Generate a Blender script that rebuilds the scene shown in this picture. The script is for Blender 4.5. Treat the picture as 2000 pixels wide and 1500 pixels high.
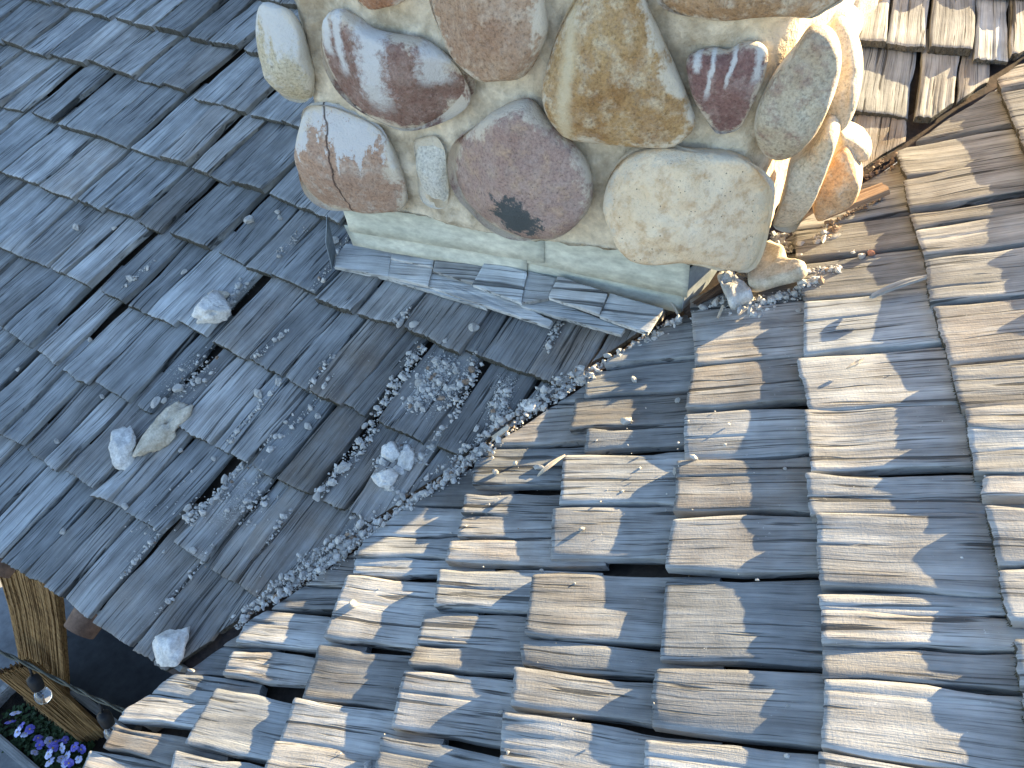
import bpy, bmesh, math, random
import numpy as np
from mathutils import Vector, Matrix
from mathutils import noise as mnoise

for o in list(bpy.data.objects): bpy.data.objects.remove(o)
SC = bpy.context.scene
COL = SC.collection
rnd = random.Random(7)
rng = np.random.default_rng(11)

# ------------------------------------------------------------------ camera
cam_data = bpy.data.cameras.new('camera')
cam_data.sensor_width = 36.0
cam_data.lens = 26.06
cam_data.clip_start = 0.05
cam_data.clip_end = 500
cam = bpy.data.objects.new('camera', cam_data)
COL.objects.link(cam)
W = Matrix(((0.8634, -0.3392, 0.3736), (0.5039, 0.6189, -0.6026), (-0.0268, 0.7085, 0.7052)))
cam.matrix_world = Matrix.Translation((0.8283, -0.6786, 1.4723)) @ W.to_4x4()
SC.camera = cam

# ------------------------------------------------------------------ sky and sun
SUN_AZ, SUN_EL = math.radians(54), math.radians(26.6)      # azimuth from +X towards +Y
sun_vec = Vector((math.cos(SUN_EL)*math.cos(SUN_AZ), math.cos(SUN_EL)*math.sin(SUN_AZ), math.sin(SUN_EL)))
world = bpy.data.worlds.new('World'); SC.world = world; world.use_nodes = True
wn = world.node_tree; wn.nodes.clear()
sky = wn.nodes.new('ShaderNodeTexSky'); sky.sky_type = 'NISHITA'; sky.sun_disc = False
sky.sun_elevation = SUN_EL; sky.sun_rotation = math.pi/2 - SUN_AZ
sky.air_density = 1.0; sky.dust_density = 0.2; sky.ozone_density = 1.8
bg = wn.nodes.new('ShaderNodeBackground'); bg.inputs[1].default_value = 0.085
wo = wn.nodes.new('ShaderNodeOutputWorld')
wn.links.new(sky.outputs[0], bg.inputs[0]); wn.links.new(bg.outputs[0], wo.inputs[0])
sl = bpy.data.lights.new('sun', 'SUN'); sl.energy = 5.0; sl.angle = math.radians(0.5); sl.color = (1.0, 0.765, 0.44)
sun = bpy.data.objects.new('sun', sl); COL.objects.link(sun)
sun.rotation_euler = sun_vec.to_track_quat('Z', 'Y').to_euler(); sun.location = sun_vec*8
vs = SC.view_settings; vs.view_transform = 'Standard'; vs.look = 'None'; vs.gamma = 1.0; vs.use_curve_mapping = False
vs.exposure = 2.5

# ------------------------------------------------------------------ node helpers
class NT:
    def __init__(s, name):
        s.m = bpy.data.materials.new(name); s.m.use_nodes = True
        s.t = s.m.node_tree; s.t.nodes.clear()
        s.out = s.n('ShaderNodeOutputMaterial'); s.b = s.n('ShaderNodeBsdfPrincipled')
        s.t.links.new(s.b.outputs[0], s.out.inputs[0])
    def n(s, k): return s.t.nodes.new(k)
    def set(s, sock, v):
        if v is None: return
        if hasattr(v, 'is_output'): s.t.links.new(v, sock)
        elif isinstance(v, (tuple, list)) and len(v) == 3 and sock.type == 'RGBA': sock.default_value = (*v, 1)
        else: sock.default_value = v
    def math(s, op, a, b=None, c=None, clamp=False):
        n = s.n('ShaderNodeMath'); n.operation = op; n.use_clamp = clamp
        for i, v in enumerate((a, b, c)): s.set(n.inputs[i], v)
        return n.outputs[0]
    def vmath(s, op, a, b=None):
        n = s.n('ShaderNodeVectorMath'); n.operation = op
        s.set(n.inputs[0], a); s.set(n.inputs[1], b); return n.outputs[0]
    def mix(s, f, a, b, mode='MIX'):
        n = s.n('ShaderNodeMix'); n.data_type = 'RGBA'; n.blend_type = mode
        s.set(n.inputs[0], f); s.set(n.inputs[6], a); s.set(n.inputs[7], b); return n.outputs[2]
    def noise(s, vec, scale=5, detail=4, rough=.55, dist=0):
        n = s.n('ShaderNodeTexNoise'); s.set(n.inputs['Vector'], vec)
        n.inputs['Scale'].default_value = scale; n.inputs['Detail'].default_value = detail
        n.inputs['Roughness'].default_value = rough; n.inputs['Distortion'].default_value = dist
        return n.outputs[0]
    def vor(s, vec, scale, feature='F1'):
        n = s.n('ShaderNodeTexVoronoi'); n.feature = feature; s.set(n.inputs['Vector'], vec); n.inputs['Scale'].default_value = scale
        return n.outputs[0]
    def ramp(s, f, stops, interp='LINEAR'):
        n = s.n('ShaderNodeValToRGB'); n.color_ramp.interpolation = interp; s.set(n.inputs[0], f)
        e = n.color_ramp.elements
        while len(e) < len(stops): e.new(.5)
        for i, (p, c) in enumerate(stops):
            e[i].position = p; e[i].color = (c, c, c, 1) if not isinstance(c, tuple) else (*c, 1)
        return n.outputs[0]
    def obj(s, rand=True):
        tc = s.n('ShaderNodeTexCoord').outputs['Object']
        if not rand: return tc
        oi = s.n('ShaderNodeObjectInfo')
        r = s.math('MULTIPLY', oi.outputs['Random'], 37.0)
        cv = s.n('ShaderNodeCombineXYZ'); s.set(cv.inputs[0], r); s.set(cv.inputs[1], r); s.set(cv.inputs[2], r)
        return s.vmath('ADD', tc, cv.outputs[0])
    def scl(s, v, x, y, z): return s.vmath('MULTIPLY', v, (x, y, z))
    def bump(s, h, strength=.5, dist=.01, prev=None):
        n = s.n('ShaderNodeBump'); n.inputs['Strength'].default_value = strength; n.inputs['Distance'].default_value = dist
        s.set(n.inputs['Height'], h)
        if prev is not None: s.set(n.inputs['Normal'], prev)
        return n.outputs[0]
    def fin(s, col, rough=.8, normal=None, spec=.3, metal=0.0):
        s.set(s.b.inputs['Base Color'], col); s.set(s.b.inputs['Roughness'], rough)
        s.b.inputs['Specular IOR Level'].default_value = spec; s.b.inputs['Metallic'].default_value = metal
        if normal is not None: s.set(s.b.inputs['Normal'], normal)
        return s.m

def shake_material(name, end=False):
    t = NT(name)
    tc = t.obj(True)
    oi = t.n('ShaderNodeObjectInfo')
    sep = t.n('ShaderNodeSeparateColor'); t.set(sep.inputs[0], oi.outputs['Color'])
    bright, brown, _ = sep.outputs
    warp = t.noise(t.scl(tc, 9, 4, 9), 1, 2)
    wv = t.n('ShaderNodeCombineXYZ'); t.set(wv.inputs[0], t.math('MULTIPLY', t.math('SUBTRACT', warp, .5), .018))
    p = t.vmath('ADD', tc, wv.outputs[0])
    broad = t.noise(t.scl(p, 38, 2.2, 20), 1, 4, .6)
    fine = t.noise(t.scl(p, 330, 4.5, 60), 1, 4, .6)
    vfine = t.noise(t.scl(p, 620, 60, 300), 1, 3, .6)
    patch = t.noise(tc, 14, 4, .6)
    base = t.ramp(broad, [(.27, (.146, .153, .154)), (.43, (.204, .214, .215)), (.58, (.266, .280, .282)), (.76, (.346, .364, .366))])
    br = t.ramp(broad, [(.25, (.10, .074, .053)), (.5, (.185, .147, .110)), (.8, (.30, .258, .20))])
    bf = t.math('MULTIPLY', brown, t.ramp(patch, [(.3, .35), (.65, 1.0)]), clamp=True)
    col = t.mix(bf, base, br)
    col = t.mix(1.0, col, t.ramp(fine, [(.32, .44), (.43, .92), (.62, 1.12)]), 'MULTIPLY')
    crack = t.ramp(t.noise(t.scl(p, 75, 1.3, 30), 1, 2, .5), [(.315, 0.0), (.36, 1.0)])
    col = t.mix(1.0, col, t.ramp(crack, [(0, .28), (1, 1.0)]), 'MULTIPLY')
    crack2 = t.ramp(t.noise(t.scl(p, 170, 2.0, 40), 1, 2, .5), [(.335, 0.0), (.37, 1.0)])
    col = t.mix(1.0, col, t.ramp(crack2, [(0, .36), (1, 1.0)]), 'MULTIPLY')
    col = t.mix(1.0, col, t.ramp(t.noise(tc, 9, 3, .6), [(.3, .74), (.7, 1.2)]), 'MULTIPLY')
    # scattered pale lichen/dust flecks
    fl = t.ramp(t.noise(t.scl(tc, 150, 110, 150), 1, 3, .7), [(.66, 0.0), (.74, .55)])
    col = t.mix(t.math('MULTIPLY', fl, t.ramp(patch, [(.45, 0.0), (.6, 1.0)])), col, (.52, .52, .49))
    bm = t.n('ShaderNodeVectorMath'); bm.operation = 'SCALE'; t.set(bm.inputs[0], col); t.set(bm.inputs['Scale'], bright)
    col = bm.outputs[0]
    if end:
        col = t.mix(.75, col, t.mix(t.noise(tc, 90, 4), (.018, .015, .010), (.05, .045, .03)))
    nb = t.bump(fine, .5, .0022)
    nb = t.bump(crack, .7, .004, nb); nb = t.bump(crack2, .5, .002, nb)
    nb = t.bump(vfine, .5, .0016, nb)
    saw = t.noise(t.scl(p, 120, 260, 120), 1, 3, .7)
    nb = t.bump(saw, .35, .0016, nb)
    return t.fin(col, .86, nb, .25)

M = {}
M['shake'] = shake_material('weathered_cedar_shake')
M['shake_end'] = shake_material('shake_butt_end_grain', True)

def simple(name, c1, c2, scale=20, rough=.85, bs=.4, bd=.004, spec=.25, metal=0, stops=(.35, .65), rand=True, aniso=(1, 1, 1)):
    t = NT(name); tc = t.obj(rand); v = t.scl(tc, *aniso)
    n1 = t.noise(v, scale, 6, .62); n2 = t.noise(v, scale*6, 4, .65)
    col = t.mix(t.ramp(n1, [(stops[0], 0.0), (stops[1], 1.0)]), c1, c2)
    col = t.mix(1.0, col, t.ramp(n2, [(.3, .72), (.7, 1.15)]), 'MULTIPLY')
    nb = t.bump(n1, bs, bd); nb = t.bump(n2, bs, bd*.5, nb)
    return t.fin(col, rough, nb, spec, metal)
SHAKES_LEFT = [
(-2,.492,1.784,.623,1.804),(-2,.629,1.806,.723,1.813),(-2,.733,1.816,.842,1.827),(-2,.852,1.807,.930,1.823),
(-2,.930,1.840,.994,1.850),(-1,.565,1.539,.756,1.564),(-1,.771,1.564,.859,1.579),(-1,.862,1.578,.931,1.589),
(0,-2.369,1.250,-2.222,1.256),(0,-2.218,1.254,-2.097,1.248),(0,-2.075,1.253,-1.963,1.246),(0,-1.953,1.243,-1.849,1.249),
(0,-1.837,1.252,-1.701,1.257),(0,-1.668,1.251,-1.565,1.250),(0,-1.557,1.251,-1.415,1.263),(0,-1.397,1.256,-1.287,1.254),
(1,-2.661,.995,-2.524,1.001),(1,-2.519,1.005,-2.378,1.004),(1,-2.364,1.000,-2.238,.998),(1,-2.244,1.016,-2.133,1.006),
(1,-2.131,1.006,-2.030,1.015),(1,-2.041,1.036,-1.896,1.023),(1,-1.885,1.021,-1.756,1.019),(1,-1.749,1.017,-1.617,1.017),
(1,-1.615,1.031,-1.483,1.020),(1,-1.440,1.006,-1.312,1.013),(1,-1.309,1.012,-1.190,1.007),(1,-1.165,1.006,-1.044,1.016),
(1,-1.040,1.015,-.929,1.011),(2,-2.439,.725,-2.249,.737),(2,-2.233,.733,-2.127,.745),(2,-2.071,.748,-1.941,.742),
(2,-1.896,.737,-1.707,.747),(2,-1.705,.748,-1.544,.739),(2,-1.519,.742,-1.383,.743),(2,-1.377,.747,-1.263,.755),
(2,-1.231,.750,-1.145,.743),(2,-1.140,.740,-1.049,.732),(2,-1.045,.745,-.907,.750),(2,-.891,.751,-.761,.741),
(2,-.757,.740,-.598,.732),(3,-2.162,.472,-1.971,.491),(3,-1.956,.491,-1.768,.499),(3,-1.755,.491,-1.584,.496),
(3,-1.564,.503,-1.439,.495),(3,-1.434,.505,-1.286,.510),(3,-1.278,.505,-1.171,.501),(3,-1.128,.507,-.953,.509),
(3,-.930,.513,-.801,.502),(3,-.792,.495,-.699,.503),(3,-.699,.506,-.527,.499),(3,-.515,.487,-.385,.484),
(3,-.372,.489,-.240,.502),(3,-.224,.505,-.030,.490),(3,-.030,.510,.024,.506),(3,.033,.505,.157,.509),
(3,.159,.515,.280,.512),(3,.288,.513,.386,.516),(4,-1.879,.242,-1.708,.244),(4,-1.701,.243,-1.615,.244),
(4,-1.613,.245,-1.474,.251),(4,-1.475,.255,-1.373,.249),(4,-1.369,.251,-1.255,.248),(4,-1.214,.253,-1.100,.249),
(4,-1.092,.249,-1.001,.247),(4,-.998,.247,-.882,.248),(4,-.886,.266,-.774,.259),(4,-.743,.256,-.596,.245),
(4,-.594,.255,-.465,.245),(4,-.451,.248,-.373,.237),(4,-.367,.240,-.249,.240),(4,-.252,.250,-.183,.240),
(4,-.139,.242,.007,.243),(4,.037,.246,.172,.251),(4,.177,.250,.278,.255),(5,-1.590,.029,-1.449,.019),
(5,-1.436,.017,-1.312,.006),(5,-1.280,.009,-1.171,-.003),(5,-1.133,-.008,-1.022,-.012),(5,-1.001,.003,-.852,-.001),
(5,-.837,.002,-.764,-.000),(5,-.743,-.001,-.681,.002),(5,-.673,.003,-.541,.003),(5,-.528,.002,-.473,.003),
(5,-.470,.003,-.399,.002),(5,-.390,.003,-.307,-.003),(5,-.297,.001,-.199,.005),(5,-.162,.009,-.090,.010),
(5,-.081,.014,.024,.015),(5,.029,.015,.095,.018),(6,-1.294,-.250,-1.176,-.247),(6,-1.169,-.247,-1.083,-.242),
(6,-1.072,-.243,-.983,-.247),(6,-.979,-.248,-.910,-.248),(6,-.882,-.238,-.767,-.239),(6,-.747,-.254,-.700,-.247),
(6,-.694,-.246,-.648,-.245),(6,-.640,-.247,-.498,-.245),(6,-.463,-.251,-.351,-.254),(6,-.337,-.260,-.292,-.259),
(6,-.289,-.260,-.241,-.255),(6,-.236,-.255,-.089,-.272),(7,-1.135,-.514,-1.012,-.508),(7,-1.004,-.507,-.893,-.503),
(7,-.889,-.503,-.799,-.504),(7,-.795,-.503,-.718,-.492),(7,-.712,-.492,-.653,-.492),(7,-.646,-.494,-.549,-.503),
(7,-.533,-.502,-.397,-.498),(7,-.388,-.498,-.230,-.496),(7,-.224,-.495,-.116,-.496),
]
SHAKES_RIGHT = [
(-1,1.217,1.487,1.330,1.490),(-1,1.010,1.479,1.203,1.486),(-1,.890,1.476,1.004,1.481),(-1,.651,1.449,.885,1.477),
(0,1.093,1.265,1.271,1.246),(0,.919,1.237,1.076,1.227),(0,.784,1.229,.914,1.229),(0,.709,1.228,.766,1.228),
(0,.602,1.233,.698,1.229),(0,.441,1.224,.588,1.234),(0,.270,1.233,.428,1.229),(0,.145,1.231,.261,1.231),
(0,.098,1.234,.142,1.237),(0,.050,1.231,.095,1.233),(0,.008,1.228,.047,1.231),(0,-.041,1.230,.001,1.242),
(0,-.160,1.231,-.061,1.233),(0,-.254,1.226,-.164,1.232),(0,-.343,1.225,-.273,1.227),(0,-.408,1.218,-.346,1.225),
(0,-.479,1.208,-.411,1.218),(1,.951,.965,1.081,.950),(1,.814,.973,.941,.965),(1,.676,.979,.801,.972),
(1,.524,.988,.667,.980),(1,.353,.980,.517,.988),(1,.193,.986,.342,.967),(1,.046,.983,.190,.976),
(1,-.047,.975,.031,.976),(1,-.188,.985,-.051,.988),(1,-.228,.985,-.200,.985),(1,-.283,.984,-.231,.985),
(1,-.332,.984,-.284,.984),(1,-.439,.977,-.334,.984),(1,-.507,.969,-.444,.972),(2,.575,.729,.764,.703),
(2,.377,.751,.562,.732),(2,.244,.742,.372,.745),(2,.115,.742,.234,.737),(2,-.017,.735,.102,.733),
(2,-.148,.730,-.036,.736),(2,-.310,.735,-.164,.731),(2,-.422,.731,-.324,.734),(2,-.523,.731,-.435,.726),
(3,.437,.480,.555,.477),(3,.331,.490,.427,.479),(3,.232,.472,.333,.468),(3,.167,.517,.218,.520),
(3,.026,.488,.152,.473),(3,-.103,.490,.016,.475),(3,-.271,.482,-.142,.466),(3,-.326,.484,-.279,.470),
(3,-.399,.488,-.337,.478),(3,-.492,.483,-.413,.476),(3,-.560,.486,-.497,.480),(4,.221,.231,.343,.217),
(4,.099,.250,.214,.227),(4,.020,.245,.074,.243),(4,-.039,.254,.017,.246),(4,-.105,.244,-.046,.240),
(4,-.210,.258,-.124,.243),(4,-.287,.240,-.217,.237),(4,-.333,.245,-.292,.240),(4,-.449,.243,-.339,.235),
(4,-.519,.244,-.467,.240),(4,-.584,.242,-.526,.241),(5,-.017,-.006,.064,-.013),(5,-.074,-.004,-.025,-.008),
(5,-.119,.001,-.080,-.007),(5,-.274,-.003,-.124,-.012),(5,-.401,.003,-.295,-.006),(5,-.484,-.009,-.405,-.014),
(5,-.556,-.007,-.488,-.018),(5,-.608,-.002,-.561,-.013),(6,-.197,-.266,-.137,-.275),(6,-.283,-.260,-.202,-.267),
(6,-.363,-.257,-.300,-.263),(6,-.508,-.254,-.391,-.256),(6,-.595,-.252,-.526,-.273),(7,-.354,-.507,-.282,-.515),
(7,-.408,-.492,-.360,-.507),(7,-.471,-.507,-.412,-.510),(7,-.534,-.502,-.483,-.513),(7,-.589,-.535,-.537,-.547),
]
STONES = [
('oval_tan',.050,.050,[(-.002,.941),(.025,.939),(.061,.926),(.078,.887),(.082,.834),(.084,.790),(.066,.742),(.035,.723),(-.012,.732),(-.033,.776),(-.039,.837),(-.034,.884),(-.019,.923)]),
('streaked_brown',.060,.055,[(.140,.896),(.156,.930),(.191,.949),(.229,.933),(.260,.915),(.309,.909),(.366,.907),(.408,.890),(.450,.858),(.474,.812),(.472,.781),(.436,.748),(.386,.721),(.330,.700),(.289,.697),(.245,.710),(.190,.732),(.150,.765),(.128,.811),(.125,.853)]),
('top_brown',.060,.060,[(.405,1.031),(.442,1.067),(.516,1.084),(.585,1.073),(.627,1.035),(.644,.977),(.646,.938),(.622,.884),(.595,.853),(.548,.842),(.505,.838),(.466,.860),(.436,.889),(.417,.930),(.402,.976)]),
('ochre',.065,.070,[(.698,1.008),(.718,1.043),(.763,1.066),(.809,1.050),(.836,1.008),(.860,.970),(.888,.925),(.918,.875),(.946,.822),(.953,.802),(.936,.771),(.910,.752),(.863,.746),(.808,.743),(.745,.740),(.699,.743),(.671,.763),(.647,.798),(.640,.845),(.657,.914),(.675,.965)]),
('salmon_cracked',.060,.060,[(.045,.713),(.080,.727),(.123,.728),(.173,.717),(.212,.705),(.246,.684),(.267,.643),(.282,.590),(.288,.548),(.283,.507),(.261,.478),(.219,.468),(.135,.456),(.059,.443),(.013,.453),(-.014,.486),(-.015,.541),(-.004,.597),(.022,.661)]),
('small_pale',.045,.018,[(.318,.661),(.343,.678),(.375,.687),(.395,.659),(.396,.605),(.396,.553),(.385,.507),(.354,.494),(.322,.506),(.314,.539),(.317,.602)]),
('purple_teardrop',.070,.080,[(.590,.810),(.614,.811),(.641,.784),(.676,.754),(.716,.720),(.742,.683),(.756,.630),(.750,.580),(.719,.532),(.685,.501),(.642,.482),(.588,.464),(.542,.465),(.492,.487),(.462,.516),(.432,.545),(.413,.589),(.413,.644),(.431,.690),(.459,.715),(.495,.745),(.525,.773),(.558,.794)]),
('heart_red',.050,.035,[(.916,.919),(.928,.933),(.958,.944),(.988,.943),(1.007,.957),(1.031,.963),(1.051,.955),(1.060,.938),(1.060,.899),(1.054,.865),(1.045,.829),(1.034,.799),(1.005,.784),(.987,.788),(.957,.824),(.935,.857),(.922,.890)]),
('grey_corner',.040,.080,[(1.102,.960),(1.118,.992),(1.147,.994),(1.170,.973),(1.183,.941),(1.187,.900),(1.183,.856),(1.175,.814),(1.157,.779),(1.136,.757),(1.110,.749),(1.083,.764),(1.063,.798),(1.058,.840),(1.066,.882),(1.080,.920)]),
('cream_block',.075,.085,[(.784,.606),(.789,.664),(.813,.709),(.848,.735),(.898,.750),(.948,.750),(1.000,.754),(1.045,.753),(1.084,.733),(1.109,.709),(1.124,.688),(1.131,.649),(1.135,.592),(1.134,.545),(1.128,.513),(1.112,.492),(1.085,.490),(1.050,.503),(1.015,.511),(.976,.510),(.921,.495),(.874,.496),(.838,.508),(.818,.535),(.804,.566)]),
('top_ochre_strip',.060,.060,[(.854,1.013),(.878,1.001),(.917,.996),(.973,.998),(1.026,1.011),(1.079,1.014),(1.115,1.011),(1.137,1.026),(1.160,1.045),(1.158,1.072),(1.073,1.089),(.958,1.084),(.870,1.064),(.845,1.036)]),
('top_small',.050,.040,[(.227,.992),(.234,.962),(.261,.950),(.299,.959),(.342,.973),(.350,1.005),(.297,1.017)]),
('side_tall',-.120,.100,[(1.147,.908),(1.157,.948),(1.173,.959),(1.202,.936),(1.225,.899),(1.238,.855),(1.242,.805),(1.233,.763),(1.208,.752),(1.178,.786),(1.155,.849)]),
('side_long',-.030,.070,[(1.143,.715),(1.166,.750),(1.183,.790),(1.197,.813),(1.217,.794),(1.220,.765),(1.218,.719),(1.214,.670),(1.208,.623),(1.199,.582),(1.189,.548),(1.167,.541),(1.142,.552),(1.142,.589),(1.143,.615),(1.143,.666)]),
('side_orange',-.160,.100,[(1.213,.612),(1.227,.675),(1.248,.703),(1.278,.674),(1.300,.640),(1.304,.597),(1.292,.572),(1.259,.552),(1.233,.533),(1.212,.567)]),
('side_knob',-.200,.070,[(1.227,.722),(1.250,.719),(1.275,.708),(1.300,.691),(1.307,.669),(1.293,.657),(1.271,.670),(1.241,.682)]),
]
FLASHING = [(.006,[(.047,.419),(.623,.453),(.626,.366),(.066,.349)]),
(.003,[(.618,.450),(.976,.459),(.989,.342),(.579,.356)]),
(.000,[(.045,.359),(.581,.372),(.573,.306),(.062,.299)]),
(-.004,[(.571,.367),(.981,.353),(.980,.286),(.573,.303)])]
STRIP = [(.030,.012,[(-.507,.661),(-.365,.696),(-.326,.610),(-.493,.582),(-.510,.611)]),
(.036,.012,[(-.360,.696),(-.229,.712),(-.217,.679),(-.346,.660)]),
(.028,.014,[(-.353,.662),(-.221,.682),(-.203,.625),(-.330,.610)]),
(.044,.012,[(-.221,.706),(-.082,.723),(-.067,.672),(-.204,.663)]),
(.052,.014,[(-.077,.743),(.044,.746),(.073,.660),(-.075,.661)]),
(.046,.012,[(.044,.754),(.122,.759),(.131,.697),(.071,.663)]),
(.056,.014,[(.127,.763),(.268,.762),(.273,.699),(.133,.697)]),
(.050,.014,[(.271,.765),(.410,.771),(.401,.696),(.274,.697)]),
(.010,.012,[(-.512,.589),(-.342,.617),(-.202,.639),(-.027,.643),(-.025,.629),(-.336,.612)]),
(.020,.012,[(-.228,.674),(-.081,.684),(.160,.655),(.159,.637),(-.078,.629),(-.208,.627)]),
(.028,.013,[(.036,.675),(.122,.708),(.340,.699),(.338,.679),(.071,.660)])]
CHUNKS = [
('A','c1',-.785,.332,.101,.098,.572,0.7),('A','c1b',-.814,.379,.063,.034,.474,0.7),('A','c2',-.763,-.115,.103,.071,-1.020,0.7),
('A','c3',-.694,-.018,.154,.079,-1.640,0.6),('A','c4',-.282,-.446,.092,.079,-1.688,0.7),('A','c5',-.059,.182,.056,.038,-.616,0.7),
('A','c6',-.031,.118,.055,.058,1.645,0.7),('A','c7',-.018,.195,.054,.039,1.805,0.7),('A','c8',-.024,.154,.026,.019,.009,0.7),
('A','c9',.204,.436,.040,.036,.675,0.7),('A','d',-.192,.516,.031,.023,.624,0.7),('A','d',-.036,.571,.031,.030,1.360,0.7),
('A','d',-.085,.505,.023,.017,1.590,0.7),('A','d',.279,.559,.032,.022,.611,0.6),('A','d',-.894,.644,.037,.032,.539,0.7),
('A','d',-.828,.705,.023,.016,-.011,0.7),('A','d',-.805,.686,.020,.017,1.588,0.7),('A','d',-.584,.678,.034,.028,.835,0.4),
('A','d',-.733,.092,.036,.029,.616,0.7),('A','d',-.768,.028,.044,.025,1.814,0.5),('A','d',-.503,.177,.024,.026,.912,0.8),
('A','d',-.745,.044,.020,.016,1.074,0.7),('A','d',-.154,.099,.046,.026,.896,0.7),('A','d',.028,.101,.028,.013,-.495,0.6),
('A','d',.064,.114,.040,.024,.850,0.6),('A','d',-1.489,.412,.024,.023,.869,0.7),('A','d',-1.352,.456,.020,.014,.133,0.7),
('A','d',-1.121,.103,.014,.017,1.170,0.7),('A','d',-.987,.410,.027,.015,1.317,0.7),('A','d',-.779,.437,.021,.024,1.354,0.7),
('A','d',-.761,.452,.017,.012,.145,0.7),('A','d',-.766,.416,.013,.018,1.248,0.7),('A','d',-.761,.381,.014,.015,.605,0.7),
('A','d',-1.293,-.071,.017,.012,.693,0.6),('A','d',-.956,-.024,.011,.017,.986,0.7),('A','d',-.979,-.187,.013,.021,1.155,0.7),
('A','d',-.645,-.238,.028,.014,.040,0.7),('A','d',-.305,.189,.019,.019,1.061,0.7),('A','d',-.312,.155,.019,.021,1.060,0.7),
('A','d',-.375,.137,.015,.013,-.086,0.7),('A','d',-.510,-.029,.019,.012,-.037,0.7),('A','d',-.614,-.050,.015,.015,.711,0.7),
('A','d',-.379,-.372,.019,.014,.197,0.7),('A','d',-.391,-.243,.025,.014,.190,0.6),('A','d',-.777,-.370,.018,.018,.513,0.7),
('A','d',-.478,-.166,.025,.019,.991,0.8),('A','d',-.440,-.061,.027,.019,1.565,0.8),('A','d',-.171,.219,.024,.015,1.200,0.7),
('A','d',-.230,.505,.033,.016,1.674,0.7),('A','d',-.093,.378,.028,.026,.659,0.8),('A','d',-.021,.446,.018,.021,.720,0.8),
('A','d',-.046,.404,.018,.019,-.196,0.7),('A','d',-.011,.400,.036,.015,1.078,0.6),('A','d',-.159,.178,.020,.020,1.182,0.7),
('A','d',-.076,.162,.015,.014,1.485,0.7),('A','d',-.170,.005,.024,.023,.987,0.7),('A','d',-.114,-.184,.018,.015,.112,0.8),
('A','d',-.088,-.148,.016,.014,.145,0.8),('B','e',-.200,.041,.022,.025,1.256,0.8),('B','e',.367,.608,.012,.020,.837,0.8),
('B','e',.239,.603,.032,.020,1.617,0.7),('B','e',.140,.410,.032,.019,1.622,0.6),('B','e',.131,.304,.014,.020,.995,0.8),
('B','e',-.044,.548,.015,.011,1.134,0.7),('B','e',.090,.726,.018,.021,1.710,0.7),('B','e',.291,.713,.015,.013,.802,0.6),
('B','e',.068,.934,.009,.008,1.989,0.7),('B','e',-.374,.930,.006,.004,1.007,0.8),('B','e',-.124,.470,.012,.008,1.813,0.8),
('B','e',-.404,.455,.010,.007,1.164,0.7),('B','e',-.476,.497,.007,.007,1.395,0.7),('B','e',-.350,-.370,.033,.010,1.699,0.6),
('B','g',.738,.988,.022,.019,1.172,0.7),('B','g',.739,1.026,.018,.019,.920,0.7),('B','red',.659,1.135,.017,.020,1.633,0.8),
('B','g',.655,1.114,.019,.016,1.670,0.7),('B','g',.517,.972,.015,.013,1.429,0.7),('B','g',.749,1.065,.029,.021,.939,0.5)]
GRAVEL = [
('V',.446,.759,.297,.575,.014,150),('V',.299,.571,.202,.426,.028,300),('V',.202,.426,.155,.325,.026,180),('V',.156,.311,.088,.160,.031,300),
('V',.088,.160,.001,.010,.021,170),('V',-.001,.002,-.098,-.164,.039,480),('V',-.093,-.149,-.169,-.284,.021,140),('V',-.173,-.280,-.179,-.334,.011,40),
('A',-.060,.463,-.082,.367,.036,260),('A',-.055,.401,-.074,.301,.033,200),('A',.006,.498,.001,.333,.016,130),('A',-.149,.476,-.148,.316,.017,150),
('A',-.148,.316,-.152,.147,.017,110),('A',-.152,.147,-.171,.007,.016,80),('A',.119,.458,.135,.375,.021,160),('A',.163,.688,.170,.587,.011,70),
('A',-.238,.567,-.236,.508,.012,40),('A',.026,.490,.040,.319,.011,90),('A',.034,.302,.016,.206,.008,40),('A',-.047,.207,-.009,.195,.032,120),
('A',-.015,.107,-.075,.151,.027,60),('A',-.140,.227,-.137,.124,.008,40),('A',-.421,-.003,-.449,-.193,.012,90),('A',-.409,-.087,-.471,-.189,.012,40),
('A',-.330,-.007,-.354,-.135,.057,70),('A',-.471,.084,-.467,-.173,.009,0),('A',-.470,.229,-.489,.013,.008,60),('A',-.725,.210,-.716,.077,.049,60),
('A',-.782,.460,-.762,.356,.024,40),('A',-.538,.372,-.566,.257,.008,35),('A',-.551,.716,-.534,.498,.010,40),('A',-.704,.682,-.716,.561,.014,30),
('A',-.322,.324,-.348,.137,.009,40),('A',-.520,-.241,-.536,-.391,.007,50),('A',-.351,-.204,-.388,-.413,.007,30),('A',-.230,-.049,-.226,-.145,.007,30),
('A',-.362,.357,-.369,.239,.012,30),('A',-.498,-.113,-.582,-.299,.089,40),('A',-1.115,.416,-1.139,.288,.009,20),('A',-.370,.143,-.381,.015,.044,50),
('B',.559,.816,.556,.910,.030,260),('B',.575,.910,.592,1.022,.016,170),('B',.693,.886,.634,.826,.026,150),('B',.549,.725,.608,.815,.013,60),
('B',.637,.979,.623,1.067,.014,90),('B',.746,1.018,.784,1.078,.017,110),('B',.794,1.032,.883,1.176,.009,70),('B',.697,.981,.675,1.135,.005,40),
('B',1.027,1.118,1.062,1.194,.019,110),('B',.983,1.151,1.041,1.227,.016,40),('B',.749,.959,.831,.924,.019,120),('B',-.499,.022,.031,1.229,.288,25),
('B',.024,.243,.208,.908,.178,25)]
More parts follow.
